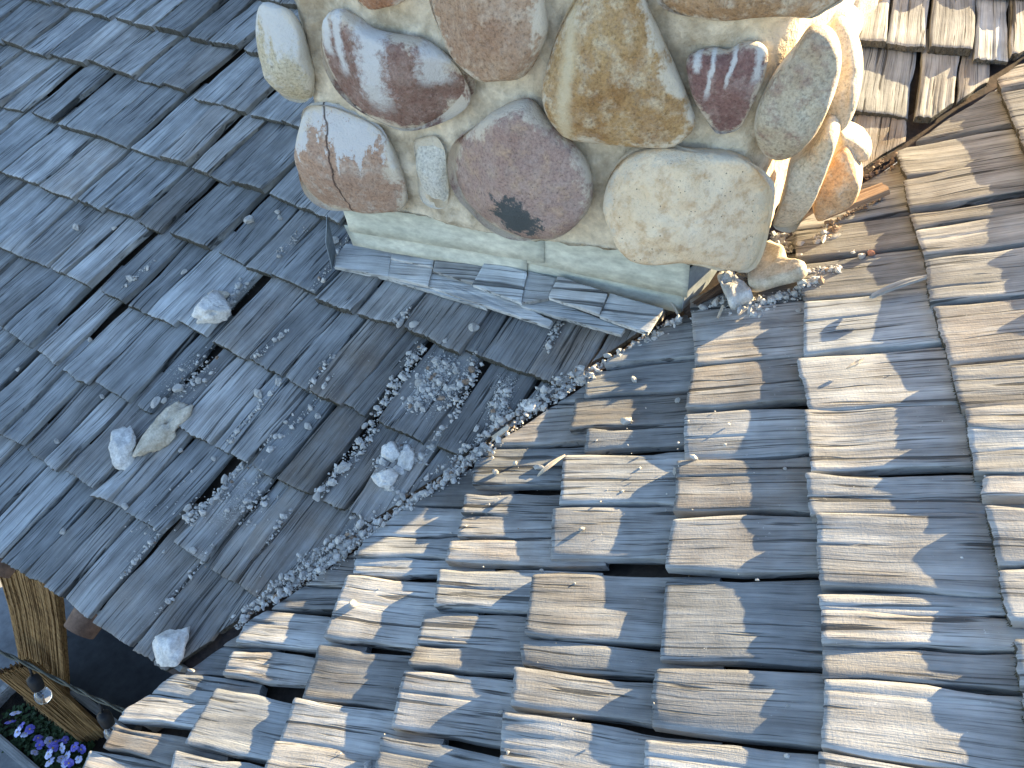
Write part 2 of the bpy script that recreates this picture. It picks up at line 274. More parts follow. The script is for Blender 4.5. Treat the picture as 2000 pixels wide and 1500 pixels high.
POWDER = [(-.066,.460,-.068,.304,.047,1800),(.115,.480,.136,.361,.024,1100),(-.029,.216,-.014,.179,.029,500),(-.067,-.096,-.112,-.211,.031,700),(-.357,-.063,-.380,-.147,.057,400),(-.760,.178,-.735,.052,.049,300),(-.777,.453,-.785,.385,.034,250)]
FLATS = [
('mortar_slab','B',[(.631,.867),(.690,.888),(.747,.912),(.724,.936),(.694,.956),(.660,.953),(.630,.978),(.609,1.001),(.585,.987),(.588,.934),(.592,.879)],.006,.030,'chunk_tan','flat triangular tan mortar slab fallen at the right corner of the chimney','mortar slab',.120),
('mortar_chunk','B',[(.632,.803),(.666,.814),(.689,.828),(.635,.844),(.608,.864),(.572,.877),(.559,.850),(.548,.827),(.585,.817)],-.006,.032,'chunk','star-shaped pale mortar piece below the triangular slab','mortar chunk',.000),
('mortar_chunk','B',[(.672,.791),(.694,.801),(.698,.820),(.675,.824),(.653,.815),(.656,.799)],-.004,.016,'chunk','small flat pale piece left of the star-shaped mortar','mortar chunk',.000),
]
STICKS = [
('broken_board','B',(.797,1.035),(.847,1.188),.042,.014,.035,.030,(0, 0, 0),'board','broken brown board leaning at the chimney foot on the right slope','board',.950,.000),
('wood_shard','B',(.098,.422),(.147,.475),.011,.004,.006,.006,(0, 0, 0),'chip','pale pointed wood shard lying on the right slope','wood shard',.200,.004),
('wood_chip','A',(.165,.316),(.187,.357),.012,.006,.008,.008,(0, 0, 0),'chip','short pale wood chip at the edge of the valley gravel','wood chip',.900,.000),
('wood_splinter','B',(.288,1.062),(.304,1.088),.009,.003,.004,.004,(0, 0, 0),'chip','small white splinter on the right slope','wood splinter',.300,.000),
('curled_splinter','B',(.490,1.122),(.509,1.227),.016,.006,.004,.012,(0, 0, 0),'shake','curled grey splinter split off beside a wide gap','wood splinter',.500,.006),
('rotten_board','B',(.575,.715),(.646,.810),.022,.018,-.006,-.002,(0, 0, 0),'rot','dark rotten strip of wood between the flashing and the rubble','board',.900,.000),
('twig','B',(.520,.798),(.556,.810),.006,.003,.006,.010,(0, 0, 0),'chip','short thin pale twig below the star-shaped mortar','twig',.800,.000),
('twig','A',(.409,.815),(.450,.782),.006,.003,.012,.004,(0, 0, 0),'chip','thin pale twig at the end of the sideways shakes','twig',.700,.000),
]
M['moss'] = simple('dark_butt_moss', (.022, .020, .010), (.06, .055, .03), 60)
M['deck'] = simple('dark_roof_deck', (.035, .028, .022), (.07, .055, .042), 12)
M['mortar'] = simple('pale_lime_mortar', (.40, .325, .225), (.72, .625, .475), 7, .95, 1., .014, stops=(.38, .58))
M['chunk'] = simple('broken_white_mortar', (.50, .48, .44), (.74, .72, .67), 30, .93, .8, .004)
M['chunk_tan'] = simple('broken_tan_mortar', (.42, .36, .27), (.62, .56, .45), 30, .93, .8, .004)
M['gravel'] = simple('mortar_gravel', (.34, .33, .31), (.62, .60, .55), 60, .93, .5, .002, rand=False)
M['gravel_brown'] = simple('brown_grit', (.16, .11, .08), (.34, .26, .19), 60, .93, .5, .002, rand=False)
M['brick_red'] = simple('red_stone_crumb', (.38, .16, .10), (.52, .27, .18), 50)
M['lead'] = simple('weathered_lead_flashing', (.46, .48, .40), (.72, .70, .57), 5, .62, .25, .003, .4, 0, (.3, .7), True, (1, 1, 2.2))
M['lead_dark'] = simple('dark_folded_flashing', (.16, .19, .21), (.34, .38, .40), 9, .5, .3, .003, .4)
M['valley'] = simple('rusted_valley_metal', (.05, .045, .045), (.13, .09, .07), 18, .6, .3, .003)
M['rot'] = simple('dark_rotten_wood', (.035, .026, .022), (.12, .075, .05), 25, .9, .8, .006, aniso=(1, .2, 1))
M['board'] = simple('brown_split_board', (.20, .125, .075), (.38, .27, .18), 30, .85, .7, .003, aniso=(4, .25, 4))
M['chip'] = simple('pale_wood_chip', (.52, .43, .31), (.72, .63, .49), 40, .8, .5, .002, aniso=(3, .4, 3))
M['log'] = simple('dark_stained_log', (.06, .038, .03), (.17, .115, .09), 14, .7, .6, .006)
M['concrete'] = simple('grey_concrete', (.16, .165, .17), (.23, .235, .24), 3, .9, .2, .004, rand=False)
M['slab'] = simple('painted_ground_shade', (.035, .038, .042), (.06, .064, .07), 3, .75, .2, .003, rand=False)  # ground darkened by colour to stand for the shade under the eave
M['soil'] = simple('dark_soil', (.012, .010, .008), (.04, .03, .022), 25, .95, 1, .02)
M['leaf'] = simple('pansy_leaf', (.018, .04, .012), (.05, .09, .03), 12, .6, .3, .002)
M['planter'] = simple('weathered_planter_board', (.22, .22, .21), (.40, .39, .37), 20, .85, .5, .003, aniso=(.2, 3, 3))
M['petal'] = simple('violet_blue_petal', (.09, .08, .42), (.22, .20, .66), 60, .6, .1, .001)
M['petal_pale'] = simple('pale_lilac_petal', (.42, .45, .78), (.70, .72, .90), 60, .6, .1, .001)
M['yellow'] = simple('yellow_pansy_eye', (.6, .42, .03), (.7, .5, .05), 60)
M['reed'] = simple('straw_reed', (.15, .085, .035), (.44, .28, .125), 14, .7, .5, .003, aniso=(6, 6, .5))
M['rubber'] = simple('black_rubber', (.012, .012, .013), (.02, .02, .022), 20, .5, .1, .001)
M['cable'] = simple('olive_cable', (.07, .07, .05), (.11, .105, .08), 40, .5, .1, .001)
M['siding'] = simple('grey_cedar_siding', (.16, .14, .12), (.26, .24, .21), 15, .85, .4, .003, aniso=(.3, 3, 3))
_g = NT('clear_bulb_glass'); _g.b.inputs['Transmission Weight'].default_value = 1; M['glass'] = _g.fin((.95, .97, 1), .03, None, .5)

# ------------------------------------------------------------------ object helpers
def link(name, me, parent=None, mats=()):
    o = bpy.data.objects.new(name, me); COL.objects.link(o)
    if me is not None and not me.materials:
        for m in mats: me.materials.append(M[m] if isinstance(m, str) else m)
    if parent is not None: o.parent = parent
    return o
def tag(o, label=None, cat=None, group=None, kind=None):
    if label: o['label'] = label
    if cat: o['category'] = cat
    if group: o['group'] = group
    if kind: o['kind'] = kind
    return o
def empty(name, loc=(0, 0, 0)):
    o = bpy.data.objects.new(name, None); COL.objects.link(o); o.location = loc; o.empty_display_size = .1; return o
def mesh(name, v, f, smooth=None, mat=None):
    me = bpy.data.meshes.new(name); me.from_pydata([tuple(map(float, p)) for p in v], [], f)
    if smooth is not None: me.polygons.foreach_set('use_smooth', np.full(len(me.polygons), smooth) if isinstance(smooth, bool) else np.asarray(smooth, bool))
    if mat is not None: me.polygons.foreach_set('material_index', np.asarray(mat, dtype=np.int32))
    me.update(); return me
def n3(p, s=0.0): return mnoise.noise(Vector((p[0]+s, p[1]+s*1.7, p[2]-s)))
def fbm(p, s=0.0, o=4): return mnoise.fractal(Vector((p[0]+s, p[1]+s*1.7, p[2]-s)), 1.0, 2.1, o)

# roof planes: origin, along the course, up the slope, normal
V = np.array
RA, UA, NA, OA = V((.9999, 0, -.0131)), V((.0049, .9275, .3737)), V((.0122, -.3737, .9275)), V((0., 0, 0))
RB, UB, NB, OB = V((-.2937, .9557, .0181)), V((.8726, .2603, .4132)), V((-.3902, -.1372, .9104)), V((.0034, -.0028, .0061))
E_ = 0.25
VA, VB = .525, .863                       # valley: u = VA*s on the left slope, u = VB*s on the right slope
def PA(u, s, h=0.): return OA + u*RA + s*UA + h*NA
def PB(u, s, h=0.): return OB + u*RB + s*UB + h*NB
ROT = {'A': Matrix(np.stack([RA, UA, NA], 1).tolist()).to_4x4(), 'B': Matrix(np.stack([RB, UB, NB], 1).tolist()).to_4x4()}
PF = {'A': PA, 'B': PB}

def n1(x, seed):                           # 1-D value noise, vectorised
    x = np.asarray(x, float); i = np.floor(x).astype(int); f = x-i; f = f*f*(3-2*f)
    h = lambda k: np.modf(np.sin(k*127.1+seed*311.7)*43758.5453)[0]
    return h(i)*(1-f)+h(i+1)*f

left_roof = empty('shake_roof', PA(-.6, -.5)); right_roof = empty('shake_roof', PB(-.4, -.5))
tag(left_roof, 'shaded grey wooden shake roof slope on the left, scattered with mortar rubble', 'roof')
tag(right_roof, 'sun-streaked wooden shake roof slope on the right, falling to the left', 'roof')
ROOF = {'A': left_roof, 'B': right_roof}

MOSS = {'A': [], 'B': []}
def shake(pl, u0, s0, u1, s1, skew=0., t=.02, length=None, wild=1.0, bright=1., brown=.2, lift=None):
    """one split shake: a wedge with a worn, ridged top, rough butt and wavy edges"""
    seed = rnd.uniform(0, 900)
    L = length or E_*1.42
    w = max(u1-u0, .02)
    gap = (.0038 if pl == 'A' else .0022)*rnd.uniform(.5, 1.6) if w > .05 else .001
    nu = int(min(64, max(9, w/.0032)))
    th = t*(rnd.uniform(.75, 1.28) if pl == 'A' else rnd.uniform(.86, 1.2)); jag = rnd.uniform(.3, 1.4) if pl == 'A' else rnd.uniform(.2, 1.0)
    base = -t
    us = np.linspace(0, 1, nu+1); us = np.concatenate([[0, .0035/w], us[1:-1][(us[1:-1] > .006/w) & (us[1:-1] < 1-.006/w)], [1-.0035/w, 1]])
    U = gap + us*(w-2*gap)
    sl = np.array([0, .003, .010, .03, .06, .095, .13, .165, .2, .235, .27, L])
    sl[-1] = L
    ub, sb = u0+gap+(u1-u0-2*gap)*us, s0+(s1-s0)*us          # along the butt
    sb = sb + (n1(us*w*40, seed)-.5)*.0028*jag + (n1(us*w*220, seed+5)-.5)*.0018*jag
    tk = math.tan(skew)
    # valley cut
    vm, vg = (VA, .020) if pl == 'A' else (VB, .012)
    c_lift = lift if lift is not None else max(0, rnd.gauss(.0022, .0032))*wild
    cup = rnd.gauss(.0008, .0026)*wild; twist = rnd.gauss(0, .0034)*wild; wav = rnd.gauss(0, .0020)*wild; wph = rnd.uniform(0, 6.28); wfr = rnd.uniform(14, 34)
    ridge_a = rnd.choice([.12, .2, .3, .5, 1.0])*(.0009 if pl == 'A' else .00045); ridge_f = rnd.uniform(70, 190); wob = rnd.uniform(.004, .016)
    cracks = [(rnd.uniform(.12, .88), rnd.uniform(.06, .3), rnd.uniform(.002, .005)) for _ in range(rnd.choice([0, 0, 1, 1, 2] if pl == 'A' else [0, 0, 0, 1, 1]))]
    cols = []
    for i in range(len(us)):
        # columns run up the slope; start at the butt or at the valley cut, whichever is higher
        s_b = sb[i]; u_b = ub[i]
        den = vm - tk
        sv = (u_b - tk*s_b + vg)/den if den > 1e-6 else -9
        st = max(s_b, sv + (n1(us[i]*w*40, seed+9)-.5)*.004)
        cols.append((u_b, s_b, st))
    keep = [i for i, c in enumerate(cols) if c[2] < c[1]+L-.03]
    if len(keep) < 4: return None
    us = us[keep]; cols = [cols[i] for i in keep]; n = len(us)
    edge_w = [(n1(k*9, seed+31)-.5, n1(k*9, seed+47)-.5) for k in sl*1.0]
    top = np.zeros((n, len(sl), 3)); bot = np.zeros((n, len(sl), 3))
    for i, (u_b, s_b, st) in enumerate(cols):
        s_loc = st - s_b
        ss = s_loc + (L-s_loc)*(sl/L)               # distance up from the nominal butt
        x = us[i]*2-1
        uw = us[i]*w + (n1(ss*7, seed+3)-.5)*wob
        ridge = (n1(uw*ridge_f, seed+11)-.5)*2*ridge_a + (n1(uw*ridge_f*2.6, seed+17)-.5)*2*ridge_a*.6 + (n1(uw*14, seed+19)-.5)*.0012
        fade = np.clip(1-ss/E_, 0, 1)
        z = base + th*.96 - .92*t*(ss/E_) + ridge*np.clip(1.15-ss/E_, .2, 1)
        z = z + fade*(c_lift*(fade**1.2) + cup*x*x + twist*x) + wav*np.sin(ss*wfr+wph)*fade
        for cu, cl, cd in cracks:
            dd = abs(us[i]-cu)*w
            if dd < .0026: z = z - cd*np.clip((cl-ss)/.03, 0, 1)*(1-dd/.0026)
        e = min(us[i], 1-us[i])*w
        if e < .008: z = z - .0028*(1-e/.008)**2
        z = z - np.where(ss-s_loc < .006, .0022*(1-(ss-s_loc)/.006)**2, 0)
        du = (edge_w_arr(ss, seed)*(1 if x < 0 else -1))*abs(x)**3*.0022
        top[i, :, 0] = u_b + (ss)*tk + du; top[i, :, 1] = s_b+ss; top[i, :, 2] = z
        tb = th*(1-.7*ss/L)
        bot[i] = top[i]; bot[i, :, 2] = base + c_lift*fade**2.2 + twist*x*fade + .001 - .92*t*(ss/E_) + (th-tb)*.25
        bot[i, :, 2] = np.minimum(bot[i, :, 2], top[i, :, 2]-.003)
    c = np.array([(u0+u1)/2, (s0+s1)/2, 0]); top -= c; bot -= c
    ck, sk_ = math.cos(skew), math.sin(skew); RZ = np.array([[ck, -sk_, 0], [sk_, ck, 0], [0, 0, 1]])
    topw, botw = top.copy(), bot.copy(); top = top@RZ.T; bot = bot@RZ.T        # local Y follows the grain
    m = len(sl); v = list(top.reshape(-1, 3)); f = []; sm = []; mi = []
    for i in range(n-1):
        for j in range(m-1):
            f.append((i*m+j, (i+1)*m+j, (i+1)*m+j+1, i*m+j+1)); sm.append(True); mi.append(0)
    def wall(pt, pb, mat):
        k = len(v); q = len(pt); v.extend(pt); v.extend(pb)
        for a in range(q-1): f.append((k+a, k+q+a, k+q+a+1, k+a+1)); sm.append(True); mi.append(mat)
    wall([top[i, 0] for i in range(n)][::-1], [bot[i, 0] for i in range(n)][::-1], 1)
    wall(list(top[0]), list(bot[0]), 0); wall(list(top[-1])[::-1], list(bot[-1])[::-1], 0)
    wall([top[i, -1] for i in range(n)], [bot[i, -1] for i in range(n)], 0)
    k = len(v); v.extend([bot[0, 0], bot[0, -1], bot[-1, -1], bot[-1, 0]]); f.append((k, k+1, k+2, k+3)); sm.append(False); mi.append(1)
    me = mesh('shake', v, f, sm, mi)
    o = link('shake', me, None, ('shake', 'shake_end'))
    o.parent = ROOF[pl]; o.matrix_parent_inverse = Matrix.Translation(-ROOF[pl].location)
    if pl == 'A' or s0 > 1.1:
        for i in range(n): MOSS[pl].append((PF[pl](*(topw[i, 0]+c)), PF[pl](*(botw[i, 0]+c))))
    mw = ROT[pl] @ Matrix.Rotation(-skew, 4, 'Z'); mw.translation = Vector(PF[pl](c[0], c[1])); o.matrix_basis = mw
    o.color = (bright*rnd.uniform(.66, 1.32), min(1, max(0, brown+rnd.gauss(0, .16))), 0, 1)
    return o
def edge_w_arr(ss, seed): return (n1(ss*16, seed+31)-.5)*2

def skewA(u): return math.radians(5.5) if u < -.2 else (math.radians(2.5) if u < .45 else math.radians(-10.5))
cover = {'A': {}, 'B': {}}
for k, u0, s0, u1, s1 in SHAKES_LEFT:
    cover['A'].setdefault(k, []).append((u0, u1))
    um = (u0+u1)/2
    near = math.exp(-((um-VA*s0)/.5)**2)                     # the boards by the chimney and valley keep more brown
    shake('A', u0, s0, u1, s1, skewA(um)+rnd.gauss(0, .012), .0245, brown=.10+.5*near*(s0 < .8)+(.15 if um > .4 else 0), bright=1.2-.15*near+(.25 if um > .5 else 0))
for k, u0, s0, u1, s1 in SHAKES_RIGHT:
    cover['B'].setdefault(k, []).append((u0, u1))
    shake('B', u0, s0, u1, s1, math.radians(-1.5)+rnd.gauss(0, .02), .0245, wild=.72, brown=.26+(.15 if u0 > .2 else 0), bright=1.16)
for pl, vm, vg, kw in (('A', VA, .02, dict(brown=.5, bright=.85)), ('B', VB, .012, dict(brown=.35, bright=1.0))):
    for k, L_ in cover[pl].items():
        if pl == 'A' and k < 3: continue
        s_ = (1.25-.25*k) if pl == 'A' else (1.228-.2475*k)
        hi = max(b for a, b in L_); lim = vm*(s_+E_+.05)-vg
        while hi < lim-.012:
            w_ = min(rnd.uniform(.09, .16), lim-hi); shake(pl, hi+.002, s_, hi+w_, s_, skewA(hi) if pl == 'A' else -.026, .0245, **kw); hi += w_
# courses carried on beyond the picture
def fill(pl, s, ua, ub, **kw):
    u = ua
    while u < ub-.04:
        w = min(rnd.uniform(.075, .17), ub-u)
        d = rnd.gauss(0, .005)
        shake(pl, u+.003, s+d, u+w-.003, s+d+rnd.gauss(0, .004), (skewA(u) if pl == 'A' else -.026)+rnd.gauss(0, .01), .0245, **kw)
        u += w
for k in range(0, 8):
    lo = min(a for a, b in cover['A'][k]); fill('A', 1.25-.25*k, lo-.34, lo-.004)
hi0 = max(b for a, b in cover['A'][0]); fill('A', 1.25, hi0+.01, -.6)
for s in (1.5, 1.75): fill('A', s, -2.9, -.45)
fill('A', 2.06, .38, 1.2); fill('A', 1.31, .56, .70, brown=.5); 
for s in (1.23,): fill('B', s, -.75, -.485)
fill('B', 1.478, -.75, .645); fill('B', 1.728, -.75, 1.5); fill('B', 1.978, -.6, 1.7)
for k in range(1, 8):
    lo = min(a for a, b in cover['B'][k]); fill('B', 1.228-.2475*k, lo-.22, lo-.004)
# brown stub course below the sunlit shakes right of the chimney
for u0, s0, u1, s1 in ((.60, 1.40, .668, 1.40), (.674, 1.405, .80, 1.43)): shake('A', u0, s0-.1, u1, s1-.1, skewA(.6), .016, brown=.7, bright=1.2)

# dark moss and lichen threads hanging from the butts
for pl in 'AB':
    v, f = [], []; D = {'A': -UA, 'B': -UB}[pl]; N = {'A': NA, 'B': NB}[pl]; S_ = {'A': RA, 'B': RB}[pl]
    for tp, bt in MOSS[pl]:
        for _ in range(3):
            if rnd.random() < .12: continue
            p = bt+(tp-bt)*rnd.uniform(.0, .75)+S_*rnd.uniform(-.002, .002)-D*.001
            d = D*rnd.uniform(.5, 1)-N*rnd.uniform(.0, .9)+S_*rnd.gauss(0, .6); d = d/np.linalg.norm(d)*rnd.uniform(.002, .0075); w = S_*rnd.uniform(.0006, .0016)
            k = len(v); v += [p-w, p+w, p+d]; f.append((k, k+1, k+2))
    o = link('moss', mesh('moss', v, f, False), None, ('moss',)); o['kind'] = 'stuff'; o.parent = ROOF[pl]; o.matrix_parent_inverse = Matrix.Translation(-ROOF[pl].location)
# decks, valley sheet, eave boards
def slab(name, pts, th, mat, parent, nrm):
    k = len(pts); p = [V(q) for q in pts]; b = [q-V(nrm)*th for q in p]
    me = mesh(name, p+b, [tuple(range(k)), tuple(range(2*k-1, k-1, -1))]+[(i, k+i, k+(i+1) % k, (i+1) % k) for i in range(k)], False)
    bm = bmesh.new(); bm.from_mesh(me); bmesh.ops.recalc_face_normals(bm, faces=bm.faces); bm.to_mesh(me); bm.free()
    o = link(name, me, None, (mat,))
    if parent is not None: o.parent = parent; o.matrix_parent_inverse = Matrix.Translation(-parent.location)
    return o
hd = -.066
slab('roof_deck', [PA(-3.2, -.48, hd), PA(-.48*VA-.06, -.48, hd), PA(2.45*VA-.01, 2.45, hd), PA(-3.2, 2.45, hd)], .03, 'deck', left_roof, NA)
slab('roof_deck', [PB(-.85, -.48, hd), PB(2.3, -.48+3.2, hd), PB(2.3*1, 2.3/VB+.02, hd), PB(-.48*VB-.02, -.48, hd)][0:1]+[PB(-.85, 2.5, hd), PB(2.5*VB-.01, 2.5, hd), PB(-.48*VB-.03, -.48, hd)], .03, 'deck', right_roof, NB)
vf = empty('valley_flashing', PA(-.48*VA, -.48)); tag(vf, 'dark rusted metal valley sheet under the gravel between the two roof slopes', 'flashing')
slab('flashing_leaf', [PA(-.5*VA-.10, -.51, -.061), PA(-.5*VA, -.51, -.061), PA(2.3*VA, 2.3, -.061), PA(2.3*VA-.10, 2.3, -.061)], .0015, 'valley', vf, NA)
slab('flashing_leaf', [PB(-.5*VB-.10, -.51, -.061), PB(-.5*VB, -.51, -.061), PB(2.3*VB, 2.3, -.061), PB(2.3*VB-.10, 2.3, -.061)], .0015, 'valley', vf, NB)
slab('drip_edge', [PA(-3.2, -.490, -.034), PA(-.262, -.490, -.034), PA(-.262, -.478, -.034), PA(-3.2, -.478, -.034)], .05, 'lead_dark', left_roof, NA)
slab('fascia_board', [PB(-.95, -.487, -.034), PB(-.47, -.487, -.034), PB(-.47, -.462, -.034), PB(-.95, -.462, -.034)], .12, 'deck', right_roof, NB)

# the row of short shakes laid sideways along the chimney foot
for h, t, poly in STRIP:
    c = V((np.mean([p[0] for p in poly]), np.mean([p[1] for p in poly])))
    seed = rnd.uniform(0, 99)
    P2 = []
    k = len(poly)
    for i in range(k):
        a, b = V(poly[i]), V(poly[(i+1) % k]); nn = max(2, int(np.linalg.norm(b-a)/.012))
        for j in range(nn):
            q = a+(b-a)*j/nn
            P2.append(q + V((n3((q[0]*60, q[1]*60, 1), seed), n3((q[0]*60, q[1]*60, 7), seed)))*.0016)
    bm = bmesh.new()
    tv = [bm.verts.new((q[0]-c[0], q[1]-c[1], h+n3((q[0]*14, q[1]*14, 3), seed)*.003)) for q in P2]
    bv = [bm.verts.new((q[0]-c[0], q[1]-c[1], h-t)) for q in P2]
    ins = [bm.verts.new(((q[0]-c[0])*.9, (q[1]-c[1])*.9, h+.0012+n3((q[0]*14, q[1]*14, 3), seed)*.003)) for q in P2]
    n = len(P2)
    for i in range(n):
        j = (i+1) % n
        bm.faces.new((tv[i], bv[i], bv[j], tv[j])); bm.faces.new((ins[i], tv[i], tv[j], ins[j]))
    bm.faces.new(ins); bm.faces.new(bv[::-1])
    bmesh.ops.recalc_face_normals(bm, faces=bm.faces)
    # grain runs along the strip: turn the mesh so that its local Y follows it
    ang = math.radians(-76)
    me = bpy.data.meshes.new('shake'); bmesh.ops.rotate(bm, verts=bm.verts, cent=(0, 0, 0), matrix=Matrix.Rotation(-ang, 3, 'Z')); bm.to_mesh(me); bm.free()
    o = link('shake', me, None, ('shake', 'shake_end'))
    o.parent = left_roof; o.matrix_parent_inverse = Matrix.Translation(-left_roof.location)
    mw = ROT['A'] @ Matrix.Rotation(ang, 4, 'Z'); mw.translation = Vector(PA(c[0], c[1])); o.matrix_basis = mw
    o.color = (rnd.uniform(1.5, 2.2), rnd.uniform(.0, .35), 0, 1)

# ------------------------------------------------------------------ chimney
CL = V((-.5217, .5761, .2389)); CD = V((.98376, .17949, 0)); CF = V((.17949, -.98376, 0))   # foot of the front, along it, out of it
def PC(a, z, o): q = CL + CD*a + CF*o; return V((q[0], q[1], z))
chimney = empty('chimney', PC(.55, .24, -.4))
tag(chimney, 'round river stone chimney set in pale mortar beside the roof valley', 'chimney')
def under(o, p): o.parent = p; o.matrix_parent_inverse = Matrix.Translation(-p.location); return o
# mortar core, front surface hollowed and bulging between the stones
A0, A1, ZB, ZT, DEP = .035, 1.10, .50, 2.35, 1.80
def core():
    v, f = [], []
    na, nz = 90, 80
    xs = np.linspace(A0, A1, na+1); zs = np.concatenate([np.linspace(.40, 1.15, nz-4), [1.3, 1.6, 2.0, 2.35, ZT+.01]])
    for i, a in enumerate(xs):
        for j, z in enumerate(zs):
            # the foot follows the slope of the roof, a little above the metal
            zz = z
            zmin = .455+.010*math.sin(a*9)
            if zz < zmin: zz = zmin
            o = .034 + .020*fbm((a*7, z*7, 2), 3) + .006*fbm((a*40, z*40, 5), 9)
            e = min(a-A0, A1-a)
            if e < .05: o -= .05*(1-e/.05)**2
            v.append(PC(a, zz, o))
    m = len(zs)
    for i in range(na):
        for j in range(m-1): f.append((i*m+j, (i+1)*m+j, (i+1)*m+j+1, i*m+j+1))
    def side(a, flip, dirv):
        k = len(v); nb = 40
        idx = (0 if a == A0 else na)*m
        for q in range(nb+1):
            for j in range(m):
                p = V(v[idx+j]); d = q/nb*DEP
                off = .022*fbm((d*7, zs[j]*7, 4), 21) * min(1, q/3)
                v.append(p + V((0, 1, 0))*d + V((1, 0, 0))*(off if not flip else -off))
        for q in range(nb):
            for j in range(m-1):
                t = (k+q*m+j, k+(q+1)*m+j, k+(q+1)*m+j+1, k+q*m+j+1); f.append(t if not flip else t[::-1])
    side(A1, False, 1); side(A0, True, -1)
    k = len(v); p0, p1 = PC(A0, ZT, 0), PC(A1, ZT, 0); bk = V((0, DEP, 0))
    v.extend([p0, p1, p1+bk, p0+bk]); f.append((k, k+1, k+2, k+3))
    v.extend([p0+bk, p1+bk, p1+bk-V((0, 0, 2)), p0+bk-V((0, 0, 2))]); f.append((k+4, k+5, k+6, k+7))
    q0, q1 = PC(A0+.03, .475, -.02), PC(A1-.03, .475, -.02); k = len(v); v.extend([q0, q0+bk, q1+bk, q1]); f.append((k, k+1, k+2, k+3))
    return mesh('mortar', v, f, True)
under(link('mortar', core(), None, ('mortar',)), chimney)

def stone_mat(name, ca, cb, cc, white=.0, streak=0., speck=.3, scale=9., bands=(), extra=None, rough=.85, calm=False):
    t = NT(name); tc = t.obj(False)
    n1_ = t.noise(tc, scale, 6, .62, .3); n2_ = t.noise(tc, scale*3.2, 6, .68); n3_ = t.noise(tc, 160, 4, .7); n4 = t.noise(tc, 420, 2, .6)
    col = t.mix(t.ramp(n1_, [(.36, 0.), (.62, 1.)]), ca, cb)
    col = t.mix(t.ramp(n2_, [(.50, 0.), (.66, .85)]), col, cc)
    col = t.mix(1.0, col, t.ramp(n3_, [(.28, .45), (.46, .95), (.72, 1.35)] if not calm else [(.26, .68), (.42, 1.0), (.72, 1.08)]), 'MULTIPLY')
    pit = t.ramp(t.vor(t.scl(tc, 1, 1, 1), 95), [(.10, 0.), (.16, 1.)])
    pitm = t.math('MULTIPLY', t.math('SUBTRACT', 1.0, pit), t.ramp(t.noise(tc, 26, 2), [(.5, 0.), (.6, speck)]))
    col = t.mix(pitm, col, (.05, .04, .035))
    if white > 0:
        sx = t.n('ShaderNodeSeparateXYZ'); t.set(sx.inputs[0], tc)
        drip = t.noise(t.scl(tc, 22, 22, 2.2), 1, 4, .6)
        up = t.math('MULTIPLY_ADD', sx.outputs[2], 2.6, .10)        # lime runs down from the joint above
        w = t.math('ADD', t.math('MULTIPLY', drip, 1+streak), up)
        w = t.math('ADD', w, t.math('MULTIPLY', t.noise(tc, 60, 6, .8), .60)); w = t.math('SUBTRACT', w, .10)
        wm = t.ramp(w, [(1.14-.3*white+.3*streak, 0.), (1.60-.3*white+.3*streak, .85)])
        col = t.mix(wm, col, (.60, .60, .585))
    ra = t.n('ShaderNodeAttribute'); ra.attribute_name = 'rim'
    sm = t.math('ADD', ra.outputs['Fac'], t.math('ADD', t.math('MULTIPLY', t.math('SUBTRACT', t.noise(tc, 13, 4, .7), .5), .9), t.math('MULTIPLY', t.math('SUBTRACT', t.noise(tc, 90, 4, .75), .5), .35)))
    col = t.mix(t.ramp(sm, [(.88, 0.), (1.14, .8)]), col, (.62, .55, .43))         # mortar smeared over the edge
    col = t.mix(t.ramp(t.noise(tc, 30, 6, .8), [(.45, 0.), (.75, .28)]), col, (.56, .52, .45))   # dust
    for x0, w0, zt, zb in bands:                       # lime run down the face
        sx = t.n('ShaderNodeSeparateXYZ'); t.set(sx.inputs[0], tc)
        nz = t.noise(tc, 70, 5, .75); wob = t.math('MULTIPLY', t.math('SUBTRACT', t.noise(tc, 16, 3), .5), .03)
        dx = t.math('ABSOLUTE', t.math('ADD', t.math('SUBTRACT', sx.outputs[0], x0), wob))
        m = t.math('ADD', t.math('MULTIPLY', dx, 1/w0), t.math('MULTIPLY', t.math('SUBTRACT', nz, .5), 2.2))
        m = t.ramp(m, [(.35, .85), (1.0, 0.)])
        zm = t.ramp(t.math('ADD', t.math('MULTIPLY', t.math('SUBTRACT', sx.outputs[2], zb), 1/(zt-zb)), t.math('MULTIPLY', t.math('SUBTRACT', nz, .5), .5)), [(.0, 0.), (.25, 1.)])
        col = t.mix(t.math('MULTIPLY', m, zm), col, (.60, .60, .58))
    nb = t.bump(n2_, .5, .014); nb = t.bump(n3_, .7, .004, nb); nb = t.bump(pit, .12, .003, nb); nb = t.bump(n4, .5, .0016, nb)
    if extra == 'crack':
        sx = t.n('ShaderNodeSeparateXYZ'); t.set(sx.inputs[0], tc)
        wob = t.math('MULTIPLY', t.math('SUBTRACT', t.noise(t.scl(tc, 0, 0, 1), 14, 3), .5), .05)
        dd = t.math('ABSOLUTE', t.math('ADD', t.math('ADD', sx.outputs[0], t.math('MULTIPLY', sx.outputs[2], .16)), t.math('SUBTRACT', wob, -.012)))
        cr = t.ramp(dd, [(.0004, 0.), (.0014, 1.)])
        col = t.mix(cr, (.05, .03, .025), col); nb = t.bump(cr, .8, .004, nb)
    if extra == 'tar':
        d = t.n('ShaderNodeVectorMath'); d.operation = 'DISTANCE'; t.set(d.inputs[0], t.scl(tc, 1, 0, 1)); d.inputs[1].default_value = (.005, 0, -.078)
        tm = t.ramp(t.math('ADD', d.outputs['Value'], t.math('MULTIPLY', t.math('SUBTRACT', t.noise(tc, 34, 6, .75), .5), .16)), [(.048, 1.), (.058, 0.)])
        col = t.mix(tm, col, (.075, .085, .088))
